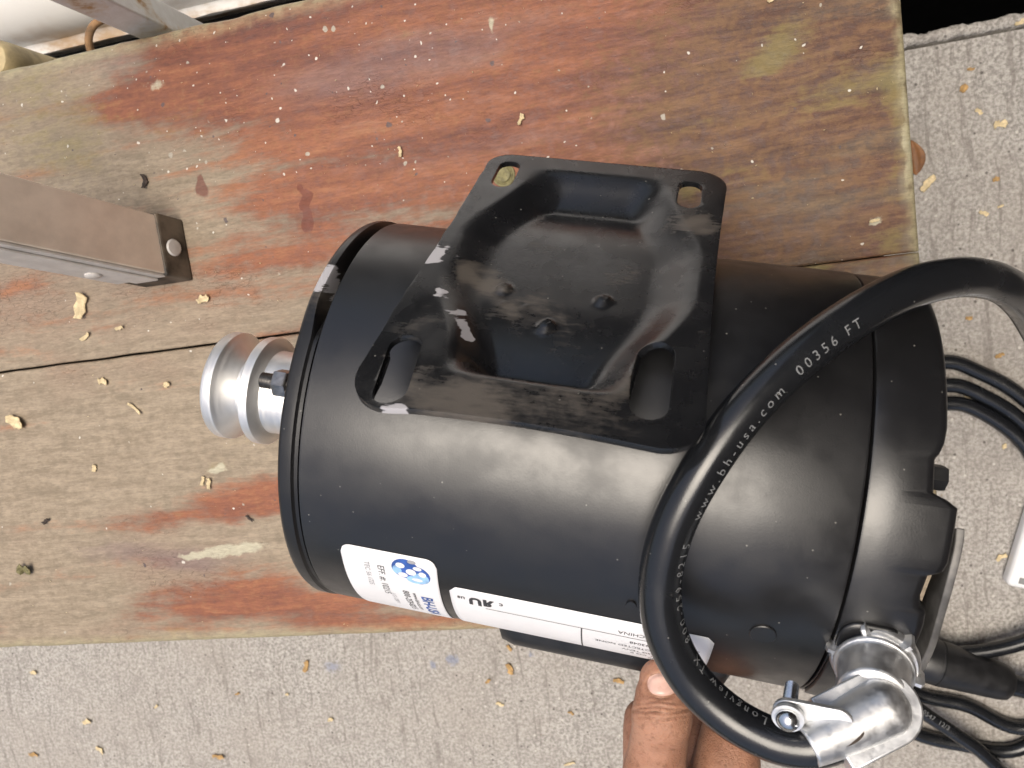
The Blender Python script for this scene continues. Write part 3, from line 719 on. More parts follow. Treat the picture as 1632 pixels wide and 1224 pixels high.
# toothed lock ring
nv = 72; V = []; F = []; a, b = frame_of(ED)
for k in range(nv):
    s = 2 * math.pi * k / nv; tooth = (k % 12) in (0, 1); rr = .0130 + (.0015 if tooth else 0); hh = .0032 + (.0022 if tooth else 0)
    for t, r in ((-.002, .0106), (-.002, rr), (hh - .0026, rr), (hh - .0014, rr - .0008), (hh - .0014, .0106)):
        V.append(C0 + ED * t + a * (r * math.cos(s)) + b * (r * math.sin(s)))
for k in range(nv):
    for j in range(5): F.append((k * 5 + j, k * 5 + (j + 1) % 5, ((k + 1) % nv) * 5 + (j + 1) % 5, ((k + 1) % nv) * 5 + j))
mesh_obj('lock_ring', V, F, ZINC, elbow, sharp=35)
# domed cover with a slot
def dome():
    n = 34; K = 20; V = []; F = []; L0, L1 = -.0076, LEN * 1.02
    for i in range(n + 1):
        u = i / n; x = L0 + (L1 - L0) * (1 - math.cos(u * math.pi / 2)) if False else L0 + (L1 - L0) * u
        e = x - L0; rr = .0080; f = 1 if e > rr else math.sqrt(max(1 - ((rr - e) / rr) ** 2, .0001))
        for k in range(K + 1):
            a = math.pi * k / K - math.pi / 2
            V.append(P0 + U * x + SD * (.0083 * (1 - .30 * u * u) * f * math.sin(a)) + W * (-.002 + (.0088 - .0008 * u) * f * math.cos(a)))
    hole = lambda x, y: ((x - .0205) / .0042) ** 2 + ((y + .0058) / .0017) ** 2 < 1
    for i in range(n):
        for k in range(K): aa = i * (K + 1) + k; F.append((aa, aa + 1, aa + K + 2, aa + K + 1))
    o = mesh_obj('cover', V, F, ZINC, elbow); s = o.modifiers.new('t', 'SOLIDIFY'); s.thickness = .0013; s.offset = -1
    return o
dome()
# slot in the cover: a dark recessed oval with a raised zinc rim
sc = loc(dep(1355, 1176, .2168)); nrm = (loc(CAMP) - sc).normalized()
def oval(c, n, u, a, b, h, mat, name):
    v = n.cross(u).normalized(); u = v.cross(n); N = 24; V = [c + u * (a * math.cos(6.2832 * k / N)) + v * (b * math.sin(6.2832 * k / N)) + n * hh for hh in (-h, h) for k in range(N)]
    F = [(k, (k + 1) % N, N + (k + 1) % N, N + k) for k in range(N)] + [tuple(range(N)), tuple(range(2 * N - 1, N - 1, -1))]
    return mesh_obj(name, V, F, mat, elbow, sharp=30)
oval(sc, nrm, U, .0042, .0017, .0006, DARKIN, 'slot')
def machine_screw(head, d, shaft_len, hr=.0033, sr=.0021, parent=elbow):
    prof = [(.0, .0003), (.0002, hr * .35), (.0010, hr * .8), (.0022, hr), (.0030, hr * .98), (.0031, sr)]
    t = .0031
    while t < shaft_len: prof += [(t + .0002, sr * .84), (t + .0006, sr)]; t += .0008
    prof += [(t, sr * .7), (t + .0001, .0003)]
    V, F = lathe(prof, head, d, 24); return mesh_obj('screw', V, F, SCREW, parent, sharp=50)
h1 = loc(dep(1254, 1158, .2190)); e1 = loc(dep(1262, 1094, .2340)); scr = machine_screw(h1, e1 - h1, (e1 - h1).length)
h2 = loc(dep(1360, 1212, .2205)); e2 = loc(dep(1350, 1150, .234)); machine_screw(h2, e2 - h2, .012, .0036)
V, F = lathe([(.0032, .0020), (.0032, .0044), (.0042, .0046), (.0046, .0020)], h1, e1 - h1, 28); mesh_obj('washer', V, F, ZINC, elbow, sharp=35)
lugc = h1 + (e1 - h1).normalized() * .0062; lugd = loc(dep(1335, 1135, .2225))
ctr = (e1 - h1).normalized(); lv = lugd - lugc; lv -= ctr * lv.dot(ctr); lu = lv.normalized(); lw = ctr.cross(lu); LP = []
for (c_, sg) in ((lugc, -1), (lugc + lv, 1)):
    for k in range(13): aa = math.pi * k / 12 - math.pi / 2; LP.append(c_ + lu * (sg * .0044 * math.cos(aa)) + lw * (sg * .0044 * math.sin(aa)))
nn = len(LP); V = [p + ctr * hh for hh in (-.0008, .0008) for p in LP]
F = [(k, (k + 1) % nn, nn + (k + 1) % nn, nn + k) for k in range(nn)] + [tuple(range(nn)), tuple(range(2 * nn - 1, nn - 1, -1))]
bevel(mesh_obj('clamp_lug', V, F, ZINC, elbow, sharp=40), .0003)
# bent steel end plate at the rear, and a rear bolt
def ribbon(ptsA, ptsB, th, mat, name, parent):
    A = catmull([Vector(p) for p in ptsA], 8); Bq = catmull([Vector(p) for p in ptsB], 8); V = []; F = []
    for a, b in zip(A, Bq): V += [a, b]
    for i in range(len(A) - 1): F.append((2 * i, 2 * i + 1, 2 * i + 3, 2 * i + 2))
    o = mesh_obj(name, V, F, mat, parent); s = o.modifiers.new('t', 'SOLIDIFY'); s.thickness = th; s.offset = 0; bevel(o, th * .3, 2, 50); return o
ENDP = simple('worn_end_plate', (.13, .125, .12), .5, .3, .4, 90, .3)
ribbon(tl([dep(1531, 842, .2335), dep(1528, 870, .2335), dep(1517, 920, .235), dep(1502, 975, .239), dep(1484, 1035, .245), dep(1460, 1082, .253)]),
       tl([dep(1516, 846, .244), dep(1508, 880, .246), dep(1490, 920, .249), dep(1470, 972, .253), dep(1450, 1032, .259), dep(1430, 1076, .266)]), .0024, ENDP, 'end_plate', motor)
rb = loc(dep(1503, 762, .242)); V, F = hexnut(rb - EX * .010, EX, .0042, .0105); mesh_obj('bolt_head', V, F, PLASTIC, motor, sharp=30)

# ------------------------------------------------------------------ power cord: elbow -> loop over the motor -> down to a coil on the concrete
cord = empty('power_cord', (0, 0, GZ)); tag(cord, 'thick black rubber power cord looping over the motor, coiled on the concrete', 'cord')
CR = .0065
pts = [dep(1335, 1176, .227), dep(1290, 1188, .229), dep(1230, 1178, .233), dep(1160, 1140, .238), dep(1100, 1082, .240), dep(1062, 1010, .238), dep(1052, 930, .235), dep(1072, 840, .230), dep(1120, 748, .226), dep(1190, 652, .225), dep(1285, 560, .227), dep(1390, 488, .233), dep(1480, 450, .243), dep(1560, 443, .257), dep(1620, 470, .276), dep(1662, 540, .33), dep(1705, 640, .45), dep(1745, 740, .58), dep(1790, 880, .72)]
z1 = GZ + CR; g = lambda x, y, z=0: at(x, y, z1 + z)
coil = [(1800, 1000, .01), (1750, 1110, .006), (1632, 1160, 0), (1540, 1124, 0), (1460, 1104, 0), (1395, 1050, 0), (1340, 900, 0), (1340, 720, 0), (1400, 605, 0), (1500, 577, 0), (1560, 593, 0), (1632, 635, 0), (1740, 740, 0), (1775, 900, 0), (1740, 1090, 0), (1632, 1190, .0), (1530, 1186, 0), (1440, 1158, .002), (1380, 1080, .004), (1365, 900, .001), (1365, 740, .001), (1425, 640, 0), (1510, 614, 0), (1570, 633, 0), (1632, 675, 0), (1700, 760, .002), (1712, 900, .012), (1660, 1010, .014), (1500, 1040, .014), (1400, 980, .014), (1392, 820, .013), (1410, 720, .006), (1450, 662, .001), (1515, 643, 0), (1570, 660, 0), (1632, 708, 0), (1690, 800, 0)]
pts += [g(x, y, z) for x, y, z in coil]
path = catmull([p - Vector((0, 0, GZ)) for p in pts], 9)
V, F = tube(path, CR, 20); mesh_obj('cord', V, F, RUBBER, cord)
# tail strand crossing in front of the coil
tail = [g(1380, 1040, .010), g(1420, 1085, .014), g(1462, 1128, .016), g(1520, 1168, .016), g(1570, 1204, .015), g(1640, 1275, .006), g(1720, 1360, 0)]
V, F = tube(catmull([p - Vector((0, 0, GZ)) for p in tail], 9), .0062, 18); mesh_obj('tail', V, F, RUBBER, cord)
def print_on(path, r, body, size, s0, phi, name, spacing=1.0):
    Ls = [0]
    for a, b in zip(path, path[1:]): Ls.append(Ls[-1] + (b - a).length)
    def pt(s):
        for i in range(len(Ls) - 1):
            if Ls[i + 1] >= s: f = (s - Ls[i]) / (Ls[i + 1] - Ls[i]); return path[i].lerp(path[i + 1], f), i
        return path[-1], len(path) - 2
    cl = CAMP - Vector((0, 0, GZ)); v, f = text_mesh(body, size, 0, spacing); V = []; tot = max(p[0] for p in v)
    for x, y in v:
        p, i = pt(s0 + x); d = (path[min(i + 2, len(path) - 1)] - path[max(i - 1, 0)]).normalized()
        n = cl - p; n = (n - d * n.dot(d)).normalized(); left = n.cross(d)
        a = R(phi(x / tot)) + y / r; V.append(p + n * (math.cos(a) * (r + .00012)) + left * (math.sin(a) * (r + .00012)))
    return mesh_obj(name, V, f, WINK, cord, smooth=False, recalc=False)
def lerpk(ks):
    def fn(u):
        for (a, x), (b, y) in zip(ks, ks[1:]):
            if a <= u <= b: return x + (y - x) * (u - a) / (b - a)
        return ks[-1][1]
    return fn
print_on(path, CR, 'Longview TX  800-259-8215   www.bh-usa.com  00356 FT', .0042, .0215, lerpk([(0, -52), (.15, -58), (.3, -72), (.5, -68), (.7, -54), (.85, -38), (1, -32)]), 'lettering', 1.55)
tp = catmull([p - Vector((0, 0, GZ)) for p in tail], 9)
print_on(tp, .0062, '(UL) E310547  12/3', .0058, .045, lambda u: -10, 'lettering', 1.1)
# moulded plug lying beside the coil
plug = empty('cord_plug', (0, 0, GZ)); tag(plug, 'black moulded plug body lying on the concrete beside the motor elbow', 'plug')
za = GZ + .024; A = at(1440, 1040, za) - Vector((0, 0, GZ)); Bp = at(1610, 1090, za) - Vector((0, 0, GZ)); dv = (Bp - A).normalized(); L = (Bp - A).length
V, F = lathe([(0, .012), (0, .0195), (.002, .0208), (L * .30, .0208), (L * .305, .0200), (L * .32, .0200), (L * .325, .0208), (L * .9, .0165), (L * .97, .0150), (L, .0120)], A, dv, 40)
V = [Vector((v.x, v.y, v.z)) for v in V]; mesh_obj('body', V, F, PLASTIC, plug, sharp=40)
V, F = lathe([(L * .99, .0100), (L * 1.2, .0085), (L * 1.5, .0070), (L * 1.9, .0068)], A, dv, 24); mesh_obj('strain_relief', V, F, RUBBER, plug, sharp=40)

# ------------------------------------------------------------------ hand holding the motor from below
def build_hand():
    chains = [
        [(1053, 1084, .2905, .0080), (1054, 1096, .2900, .0094), (1055, 1114, .2895, .0102), (1055, 1138, .2880, .0113), (1052, 1166, .2915, .0106), (1047, 1202, .2955, .0111), (1043, 1250, .298, .0125), (1058, 1340, .308, .0170), (1075, 1440, .32, .021)],
        [(1152, 1130, .331, .0080), (1158, 1150, .326, .0098), (1160, 1186, .320, .0122), (1156, 1232, .318, .0138), (1135, 1310, .322, .0150), (1095, 1420, .325, .019)],
        [(1120, 1150, .345, .0095), (1118, 1190, .336, .0115), (1110, 1250, .332, .0130), (1090, 1380, .33, .018)],
        [(1026, 1146, .340, .0086), (1030, 1180, .335, .0100), (1040, 1250, .333, .0120), (1062, 1380, .33, .018)],
        [(1062, 1380, .322, .024), (1085, 1480, .33, .027), (1090, 1700, .36, .028)]]
    V = []; F = []
    for ch in chains:
        P = [dep(x, y, d) for x, y, d, r in ch]; n = 8; path = catmull(P, n); rs = []
        for i in range(len(ch) - 1):
            for k in range(n): rs.append(ch[i][3] + (ch[i + 1][3] - ch[i][3]) * k / n)
        rs.append(ch[-1][3])
        v, f = tube(path, lambda i, fr: rs[i], 24); V, F = join((V, F), (v, f))
        for p, r in ((path[0], rs[0]), (path[-1], rs[-1])):
            bm = bmesh.new(); bmesh.ops.create_uvsphere(bm, u_segments=20, v_segments=14, radius=r)
            v = [p + q.co for q in bm.verts]; f = [tuple(q.index for q in fc.verts) for fc in bm.faces]; bm.free(); V, F = join((V, F), (v, f))
    org = dep(1085, 1480, .33)
    o = mesh_obj('t', [v - org for v in V], F, SKIN)
    m = o.modifiers.new('r', 'REMESH'); m.mode = 'VOXEL'; m.voxel_size = .0007; m.use_smooth_shade = True
    s = o.modifiers.new('s', 'SMOOTH'); s.factor = .5; s.iterations = 9
    dg = bpy.context.evaluated_depsgraph_get(); me = bpy.data.meshes.new_from_object(o.evaluated_get(dg)); bpy.data.objects.remove(o)
    cl = CAMP - org
    nv_ = len(me.vertices); nrm_ = np.zeros(nv_ * 3); me.vertices.foreach_get('normal', nrm_); nrm_ = nrm_.reshape(-1, 3); cos_ = np.zeros(nv_ * 3); me.vertices.foreach_get('co', cos_); cos_ = cos_.reshape(-1, 3)
    crs = np.zeros(nv_)
    for i_ in range(nv_):
        vco = Vector(cos_[i_]); vno = Vector(nrm_[i_]); x, y, z = pix(vco + org)
        if y > 1230 or z > .315 or not 990 < x < 1115: continue
        n = (cl - vco).normalized(); fac = max(0, vno.dot(n))
        d = 0
        for k, (yc, dp, sg) in enumerate(((1119, .35, 1.6), (1127, .55, 1.8), (1136, .60, 1.9), (1145, .42, 1.7), (1153, .28, 1.6), (1180, .14, 2), (1197, .12, 2))):
            yy = yc + 5 * (((x - 1052) / 45) ** 2) * (1 if k < 2 else -.6) + 3.0 * mnoise.noise((x * .035, k * 3.1, 0))
            d += dp * math.exp(-((y - yy) / sg) ** 2) * (.65 + .7 * mnoise.noise((x * .05, k * 7.7, 4)))
        # nail bed dip
        e = ((x - 1056) / 27) ** 2 + ((y - 1093) / 20) ** 2
        d += .35 * math.exp(-(e - 1) ** 2 * 14) if e < 2.2 else 0
        cos_[i_] = vco - vno * (.0027 * d * fac); crs[i_] = min(d, 1) * fac
    me.vertices.foreach_set('co', cos_.ravel()); me.update()
    me.polygons.foreach_set('use_smooth', [True] * len(me.polygons)); me.materials.clear(); me.materials.append(SKIN)
    h = bpy.data.objects.new('person', me); COL.objects.link(h); h.location = org
    set_masks(h, 'crease', (crs,)); tag(h, 'bare hand gripping the motor from below, thumb pressed beside the nameplate', 'person')
    bvh = BVHTree.FromPolygons([v.co for v in me.vertices], [tuple(p.vertices) for p in me.polygons])
    V = []; F = []; n = 18
    for i in range(n + 1):
        for j in range(n + 1):
            u = i / n * 2 - 1; w_ = j / n * 2 - 1
            X = u * math.sqrt(1 - w_ * w_ * .42); Y = w_ * math.sqrt(1 - u * u * .42)
            x = 1056 + 24 * X + 3 * Y; y = 1091 + 18 * Y - 1.5 * X
            d = ray(x, y).normalized(); p, nr, _, _ = bvh.ray_cast(cl, d)
            if p is None: p = cl + d * .29; nr = -d
            V.append(p - d * (.0006 - .0005 * max(abs(u), abs(w_)) ** 6))
    for i in range(n):
        for j in range(n): a = i * (n + 1) + j; F.append((a, a + 1, a + n + 2, a + n + 1))
    mesh_obj('thumbnail', V, F, NAIL, h)
build_hand()

# ------------------------------------------------------------------ ladder leg standing on the bench
leg = empty('ladder_leg', at(280, 410)); tag(leg, 'square brown metal leg with a scuffed black foot standing on the bench', 'leg')
LD = Vector((-.30, .24, 1)); A_ = at(290, 350); B_ = at(310, 447); x1 = (A_.x + B_.x) / 2; x0 = x1 - .031; y0, y1 = B_.y, A_.y
LEGM = simple('brown_anodised_leg', (.82, .72, .61), .5, .35, .08, 60, .2); LEGS = simple('dull_aluminium_leg', (.60, .57, .54), .5, .1, .10, 90, .25)
def leg_prism(poly, z0, z1, mat, name, parent=leg, bv=.0006):
    n = len(poly); o = leg.location; V = []
    for z in (z0, z1): V += [Vector((x, y, 0)) + LD * z - o for x, y in poly]
    F = [(k, (k + 1) % n, n + (k + 1) % n, n + k) for k in range(n)] + [tuple(range(n)), tuple(range(2 * n - 1, n - 1, -1))]
    ob = mesh_obj(name, V, F, mat, parent, smooth=False)
    return bevel(ob, bv, 2, 30) if bv else ob
t = .0012
leg_prism([(x0 + t, y0 + t), (x1 - t, y0 + t), (x1 - t, y1 - t), (x0 + t, y1 - t)], .012, .30, LEGM, 'tube')
leg_prism([(x0 - .002, y0 + t - .0016), (x1 - t - .0012, y0 + t - .0016), (x1 - t - .0012, y0 + t - .0002), (x0 - .002, y0 + t - .0002)], .0148, .30, LEGS, 'side_channel', bv=.0003)
leg_prism([(x0 + .010, y0 + t - .0030), (x1 - .007, y0 + t - .0030), (x1 - .007, y0 + t - .0018), (x0 + .010, y0 + t - .0018)], .0150, .30, LEGS, 'channel_rib', bv=.0003)
FOOT = simple('scuffed_black_rubber', (.075, .058, .042), .65, 0, .9, 55, .5)
foot = leg_prism([(x0, y0), (x1, y0), (x1, y1), (x0, y1)], .0, .0160, FOOT, 'rubber_foot', bv=.0012)
fc = at(272, 391, .010); fd = Vector((1, 0, .30)).normalized()
V, F = lathe([(-.001, .0048), (.0008, .0048), (.0016, .0040), (.0019, .0004)], Vector((x1 - .0034, (y0 + y1) / 2 + .0016, .0085)) - leg.location, fd, 24); mesh_obj('rivet', V, F, LEGS, leg, sharp=40)
q = Vector((x0 + .012, y0 + t - .003, 0)) + LD * .040; V, F = lathe([(-.002, .0042), (.0006, .0042), (.0014, .0034), (.0017, .0004)], q - leg.location, Vector((0, -1, .24)), 24); mesh_obj('rivet', V, F, LEGS, leg, sharp=40)

# ------------------------------------------------------------------ behind the bench: white post, white tank, dark rail, pole end
pc = at(222, 52, 0); post = empty('white_post', (pc.x - .002, pc.y + .0115, GZ - .3)); tag(post, 'rusty white square metal post rising behind the bench', 'post')
def rot_box(cx, cy, hx, hy, ang, z0, z1):
    c, s = math.cos(R(ang)), math.sin(R(ang)); V = [(cx + c * x - s * y, cy + s * x + c * y, z) for z in (z0, z1) for x, y in ((-hx, -hy), (hx, -hy), (hx, hy), (-hx, hy))]
    return V, [(0, 1, 5, 4), (1, 2, 6, 5), (2, 3, 7, 6), (3, 0, 4, 7), (0, 3, 2, 1), (4, 5, 6, 7)]
V, F = rot_box(0, 0, .0085, .0085, 12, 0, .95); bevel(mesh_obj('post_tube', V, F, RUSTW, post, smooth=False), .001)
V, F = rot_box(0, 0, .05, .05, 12, -.84 + 0, .004); V = [(v[0], v[1], v[2]) for v in V]; mesh_obj('footing', V, F, CONC, post, smooth=False)
def tank():
    o = empty('white_tank', (-.2, .5, -.6)); tag(o, 'overexposed white metal tank with rusty lower rim behind the bench', 'tank')
    p = at(0, 84, -.16); y0 = p.y; V = []; F = []; prof = []
    for k in range(9): a = math.pi / 2 * k / 8; prof.append((y0 + .055 * (1 - math.cos(a)), -.16 + .055 * math.sin(a)))
    prof = [(y0 + .004, -.55), (y0 + .004, -.172), (y0 - .005, -.171), (y0 - .006, -.166), (y0 + .001, -.163)] + prof[1:] + [(y0 + .2, -.098), (y0 + .5, -.11), (y0 + .5, -.55)]
    xs = [-1.4, -1.0] + [-.8 + .9 * i / 60 for i in range(61)]
    for x in xs:
        for k, (y, z) in enumerate(prof): V.append((x + .2, y - .5 + (.0012 * mnoise.noise((x * 30, k, 0)) if k < 6 else 0), z + .6))
    K = len(prof)
    for i in range(len(xs) - 1):
        for k in range(K): k2 = (k + 1) % K; F.append((i * K + k, i * K + k2, (i + 1) * K + k2, (i + 1) * K + k))
    F += [tuple(range(K)), tuple((len(xs) - 1) * K + k for k in range(K))]
    m = Mat('white_tank_paint', rough=.35); n = m.noise(30, 5, .65, m.map((.5, 1, 1))); sx = m.nt.nodes.new('ShaderNodeSeparateXYZ'); m.nt.links.new(m.warp(25, .03), sx.inputs[0])
    low = m.rng(sx.outputs['Z'], .462, .432); k = m.math('MULTIPLY', low, m.rng(n, .38, .62))
    c = m.mix(k, (.82, .81, .79), m.mix(n, (.26, .14, .07), (.55, .40, .24))); m.color(c); m.bump(n, .1, .002)
    mesh_obj('tank_body', V, F, m.m, o, sharp=50)
    V, F = box(-.9, .9, -.3, .2, -1.0 + .1, .06); mesh_obj('stand', [(v[0], v[1] + .2, v[2]) for v in V], F, VOIDM, o, smooth=False)
tank()
SLATE = simple('slate_grey_steel', (.12, .13, .15), .4, .5, .3, 40, .2); DKR = simple('dark_gutter', (.035, .035, .037), .6, 0, .3, 40, .2)
def rail():
    o = empty('dark_rail', (-.3, .2, -.9)); tag(o, 'dark grey steel rail running between the bench and the white tank', 'rail')
    ya = at(0, 100, -.17).y
    for (a, b, c, d, mt, nm) in ((ya - .05, ya + .012, -.215, -.200, DKR, 'trough'), (ya + .0130, ya + .0165, -.205, -.176, SLATE, 'lip'), (ya - .012, ya - .006, -.1995, -.185, SLATE, 'inner_lip'), (ya - .04, ya - .01, -.60 - .3, -.2155, DKR, 'web')):
        V, F = box(-1.2, .08, a, b, c, d); V = [(v[0] + .3, v[1] - .2, v[2] + .9) for v in V]; bevel(mesh_obj(nm, V, F, mt, o, smooth=False), .002)
rail()
pe = at(8, 98, -.05); pole = empty('pole_end', (pe.x - .01, pe.y + .004, -1.5)); tag(pole, 'tan round pole end at the far left corner of the bench', 'pole')
TAN = simple('tan_wood', (.45, .36, .20), .7, 0, .3, 60, .3)
V, F = lathe([(0, .013), (1.44, .013), (1.448, .0125), (1.450, .0110), (1.450, .0062)], Vector((0, 0, 0)), Vector((0, 0, 1)), 28, close=False); mesh_obj('pole_body', V, F, TAN, pole, sharp=40)
V, F = lathe([(1.40, .0002), (1.40, .0063), (1.4498, .0063)], Vector((0, 0, 0)), Vector((0, 0, 1)), 20, close=False); mesh_obj('bore', V, F, DARKIN, pole, sharp=40)
hk = at(152, 72, -.08)
hook = catmull([hk + Vector(v) for v in ((.02, .02, -.01), (.004, .012, .002), (-.006, 0, -.002), (-.008, -.012, -.02), (-.006, -.018, -.06), (-.006, -.02, -.115))], 6)
RUST = simple('rust', (.24, .14, .07), .85, 0, .4, 120, .4)
o = mesh_obj('rusty_hook', *tube(hook, .0026, 10), RUST); tag(o, 'small rusty bent hook beside the white post', 'hook')

# ------------------------------------------------------------------ right edge: white box, brown leaf
bx = at(1680, 880, GZ); wb = empty('white_box', (bx.x, bx.y, GZ)); tag(wb, 'white flat box with grey rim cut off by the right picture edge', 'box'); wb.rotation_euler = (0, 0, R(-18))
WHITE = simple('white_plastic', (.78, .78, .78), .4, 0, .03, 40, 0); GREY = simple('grey_rim', (.20, .20, .20), .5, 0, .1, 40, 0)
V, F = box(-.036, .08, -.036, .09, 0, .016); bevel(mesh_obj('box_body', V, F, WHITE, wb, smooth=False), .005, 4)
V, F = box(-.028, .075, -.0310, -.0255, .0162, .0166); mesh_obj('grey_stripe', V, F, GREY, wb, smooth=False)
def leaf(px, py, z, ln, wd, ang, mat, label):
    p = at(px, py, z); V = []; F = []; n = 12
    for i in range(n + 1):
        u = i / n; w_ = wd * math.sin(math.pi * u) ** .8 * (1 - .3 * u)
        for s in (-1, -.5, 0, .5, 1): V.append(((u - .5) * ln, s * w_, .006 * abs(s) * math.sin(math.pi * u) + .004 * u * u + .001))
    for i in range(n):
        for k in range(4): a = i * 5 + k; F.append((a, a + 1, a + 6, a + 5))
    o = mesh_obj('dry_leaf', V, F, mat); o.location = p; o.rotation_euler = (0, 0, R(ang)); o.modifiers.new('t', 'SOLIDIFY').thickness = .0004
    return tag(o, label, 'leaf')
leaf(1455, 252, GZ + .001, .030, .009, 96, LEAFM, 'brown dry leaf on the concrete against the right end of the bench')

# ------------------------------------------------------------------ wood chips and crumbs, one by one
def chip_mesh(ln, wd, curl, seed, ragged=.55):
    V = []; F = []; n = 7; k = 4
    for i in range(n + 1):
        u = i / n - .5; w_ = wd * (.5 + .35 * math.cos(u * 2.6) + ragged * mnoise.noise((i * .8, seed * 3.7, 0)))
        for j in range(k + 1):
            s = j / k - .5
            V.append((u * ln + ragged * .3 * wd * mnoise.noise((i, j, seed)), s * w_ + .40 * wd * mnoise.noise((i * .45, seed, 5)), ln * curl * (u * u * 1.6 + (s * .5 + .25 * mnoise.noise((i * .6, j * .6, seed + 2))) * wd / ln) + .0009))
    zm = min(v[2] for v in V); V = [(x, y, z - zm + .0003) for x, y, z in V]
    for i in range(n):
        for j in range(k): a = i * (k + 1) + j; F.append((a, a + 1, a + k + 2, a + k + 1))
    return V, F
def chip(px, py, lpx, wpx, ang, z, label, mat=CHIPM, curl=.35, group=None, name='wood_chip', cat='wood chip'):
    p = at(px, py, z); d = (p - CAMP).dot(M @ Vector((0, 0, 1))); k = d / FPX; sd = px * .37 + py * .11
    V, F = chip_mesh(lpx * k, wpx * k, curl, sd); o = mesh_obj(name, V, F, mat); o.location = p; o.rotation_euler = (0, 0, R(ang))
    o.modifiers.new('t', 'SOLIDIFY').thickness = min(.0006, wpx * k * .18)
    tag(o, label, cat, group); return o
BG, CG = 'wood chips on the bench', 'chips and husks on the concrete'
for a in [(131, 487, 42, 18, 72, 'large ragged pale wood chip on the bench below the ladder leg'), (137, 536, 19, 8, 24, 'slim pale wood chip just above the plank joint, left side'), (192, 523, 15, 6, 10, 'small pale splinter between the ladder leg and the plank joint'),
          (325, 477, 20, 12, 12, 'pale blocky chip to the right below the ladder foot'), (165, 607, 15, 11, -20, 'small curled chip just below the plank joint'), (27, 672, 30, 20, -25, 'curled pale chip at the left picture edge on the near plank'),
          (216, 651, 26, 5, -48, 'thin grey splinter lying below the pulley level on the near plank'), (267, 613, 11, 10, 30, 'round pale crumb left of the pulley'), (151, 746, 11, 8, 60, 'tiny forked chip alone on the near plank'),
          (324, 766, 15, 6, 60, 'left one of two small chips lying side by side below the pulley'), (335, 770, 18, 7, 80, 'right one of two small chips lying side by side below the pulley'), (638, 242, 17, 6, 78, 'narrow pale chip on the red wood left of the mounting base'),
          (831, 191, 18, 8, 55, 'forked pale chip on the red wood above the mounting base'), (1393, 352, 15, 5, 8, 'white elongated crumb on the dark right end of the bench'), (1228, 1, 10, 6, 10, 'pale chip at the top picture edge on the far plank')]:
    chip(*a[:5], .0006, a[5], group=BG)
chip(231, 289, 20, 8, 80, .0006, 'black curled twig fragment on the far plank above the ladder foot', DARKM, .5, None, 'twig_fragment', 'twig')
chip(75, 830, 12, 7, 30, .0006, 'dark speck of debris on the near plank, left side', DARKM, .5, None, 'twig_fragment', 'twig')
chip(398, 826, 15, 4, -45, .0006, 'thin grey sliver on the orange wood beside the front bell', DARKM, .2, None, 'twig_fragment', 'twig')
chip(43, 904, 22, 18, 10, .0006, 'mossy green lump on the near plank at the left', SCRM, .6, None, 'moss_lump', 'moss')
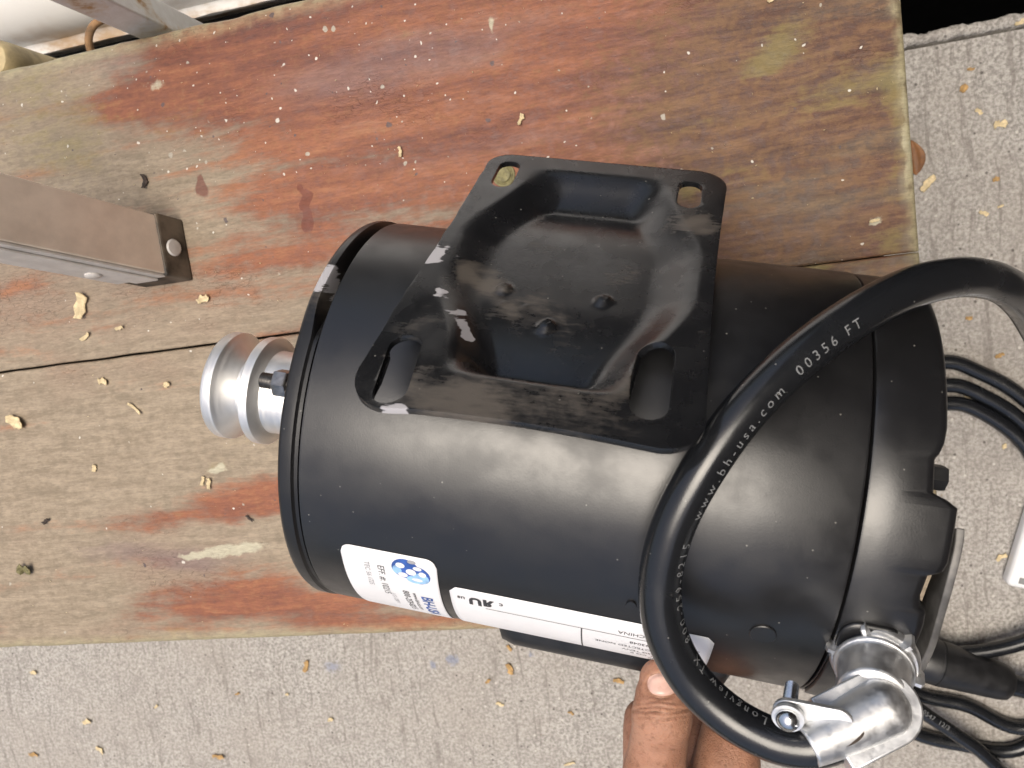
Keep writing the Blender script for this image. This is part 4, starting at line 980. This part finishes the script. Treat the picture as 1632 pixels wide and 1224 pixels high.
for a in [(55, 1071, 13, 9, 0, 'pale chip under the bench edge at the far left of the concrete', CHIPM), (140, 1149, 17, 10, 5, 'pale oval chip on the lower left concrete', CHIPM), (160, 1195, 17, 10, -40, 'pale curled chip near the lower left picture edge', CHIPM), (55, 1202, 18, 9, 0, 'tan chip in the lower left corner', HUSKM),
          (488, 1060, 24, 10, 65, 'dark brown husk on the concrete just below the bench edge', HUSKM), (350, 1205, 24, 12, -10, 'brown husk at the bottom picture edge left of centre', HUSKM), (528, 1147, 11, 9, 20, 'small yellow chip right of the lower left concrete', CHIPM), (250, 1125, 9, 5, 30, 'tiny white chip on the brownish concrete', CHIPM), (379, 1105, 10, 5, 20, 'faint yellow crumb midway on the left concrete', HUSKM), (458, 1106, 7, 6, 0, 'tiny bright white crumb on the left concrete', CHIPM),
          (813, 1065, 22, 14, -70, 'golden oval husk below the capacitor cover', HUSKM), (812, 1032, 13, 7, -60, 'small tan husk at the foot of the capacitor cover', HUSKM), (797, 1122, 14, 8, -25, 'pale yellow chip below the golden husk', CHIPM), (778, 1085, 12, 6, 40, 'faint tan flake left of the golden husk', HUSKM), (986, 1084, 20, 11, -15, 'orange husk on the concrete left of the thumb', HUSKM), (908, 1216, 22, 6, 12, 'long pale splinter at the bottom picture edge', CHIPM), (910, 1136, 12, 6, -30, 'faint tan flake between husks and hand', HUSKM),
          (1535, 141, 13, 14, 60, 'orange crumb high on the right concrete', HUSKM), (1560, 178, 14, 8, -50, 'yellow flake right of the orange crumb', CHIPM), (1594, 198, 20, 16, -30, 'broad pale flake on the right concrete', CHIPM), (1547, 111, 12, 6, -10, 'small tan flake below the broken slab edge', HUSKM), (1479, 293, 34, 16, 50, 'large curled pale shaving at the right end of the bench', CHIPM), (1587, 286, 12, 10, 0, 'round tan crumb on the right concrete', HUSKM), (1567, 340, 17, 9, -20, 'yellow curl on the right concrete above the cord', CHIPM), (1594, 329, 11, 5, 20, 'narrow yellow flake beside the yellow curl', CHIPM), (1625, 37, 18, 10, 15, 'pale chip on the broken slab edge at the top right corner', CHIPM),
          (1538, 466, 15, 8, 5, 'left flake of the pair inside the cord bend', CHIPM), (1556, 469, 10, 13, 30, 'right flake of the pair inside the cord bend', HUSKM), (1544, 507, 11, 8, 0, 'orange crumb inside the cord bend', HUSKM), (1593, 567, 15, 9, 25, 'orange and tan flake above the coiled cord', HUSKM), (1542, 632, 10, 6, -30, 'tiny yellow flake between the coiled strands', CHIPM), (1600, 711, 7, 12, 0, 'small yellow chip below the coiled strands', CHIPM), (1595, 887, 19, 11, 25, 'yellow flake between the motor and the white box', CHIPM)]:
    chip(a[0], a[1], a[2] * .88, a[3] * .82, a[4], GZ + .0006, a[5], a[6], .3, CG)
def dusting(name, z, n, region, label, cat, mat, smin, smax):
    V = []; F = []
    for i in range(n):
        px, py = random.uniform(*region[0]), random.uniform(*region[1]); p = at(px, py, z)
        if name == 'sawdust' and not (-.18 < p.y < .16 and p.x < .105): continue
        if name != 'sawdust' and p.y > EDGE_Y - .015: continue
        s = random.uniform(smin, smax) * random.random() ** 1.5 + smin; a = random.uniform(0, 6.28); el = random.uniform(.25, .9); b = len(V)
        for k in range(4):
            t = a + k * math.pi / 2; r = s * (1 if k % 2 == 0 else el * .6); V.append((p.x + r * math.cos(t), p.y + r * math.sin(t), z + .0003))
        V.append((p.x, p.y, z + .0003 + s * .5)); F += [(b + k, b + (k + 1) % 4, b + 4) for k in range(4)]
    o = mesh_obj(name, V, F, mat, smooth=False); o['kind'] = 'stuff'; return tag(o, label, cat)
dusting('sawdust', .0004, 420, ((0, 1470), (0, 1040)), 'fine pale sawdust crumbs scattered over the bench planks', 'sawdust', CHIPM, .00022, .0006)
dusting('litter_crumbs', GZ + .0004, 70, ((0, 1632), (0, 1224)), 'fine tan crumbs scattered over the concrete', 'litter', HUSKM, .0004, .0009)
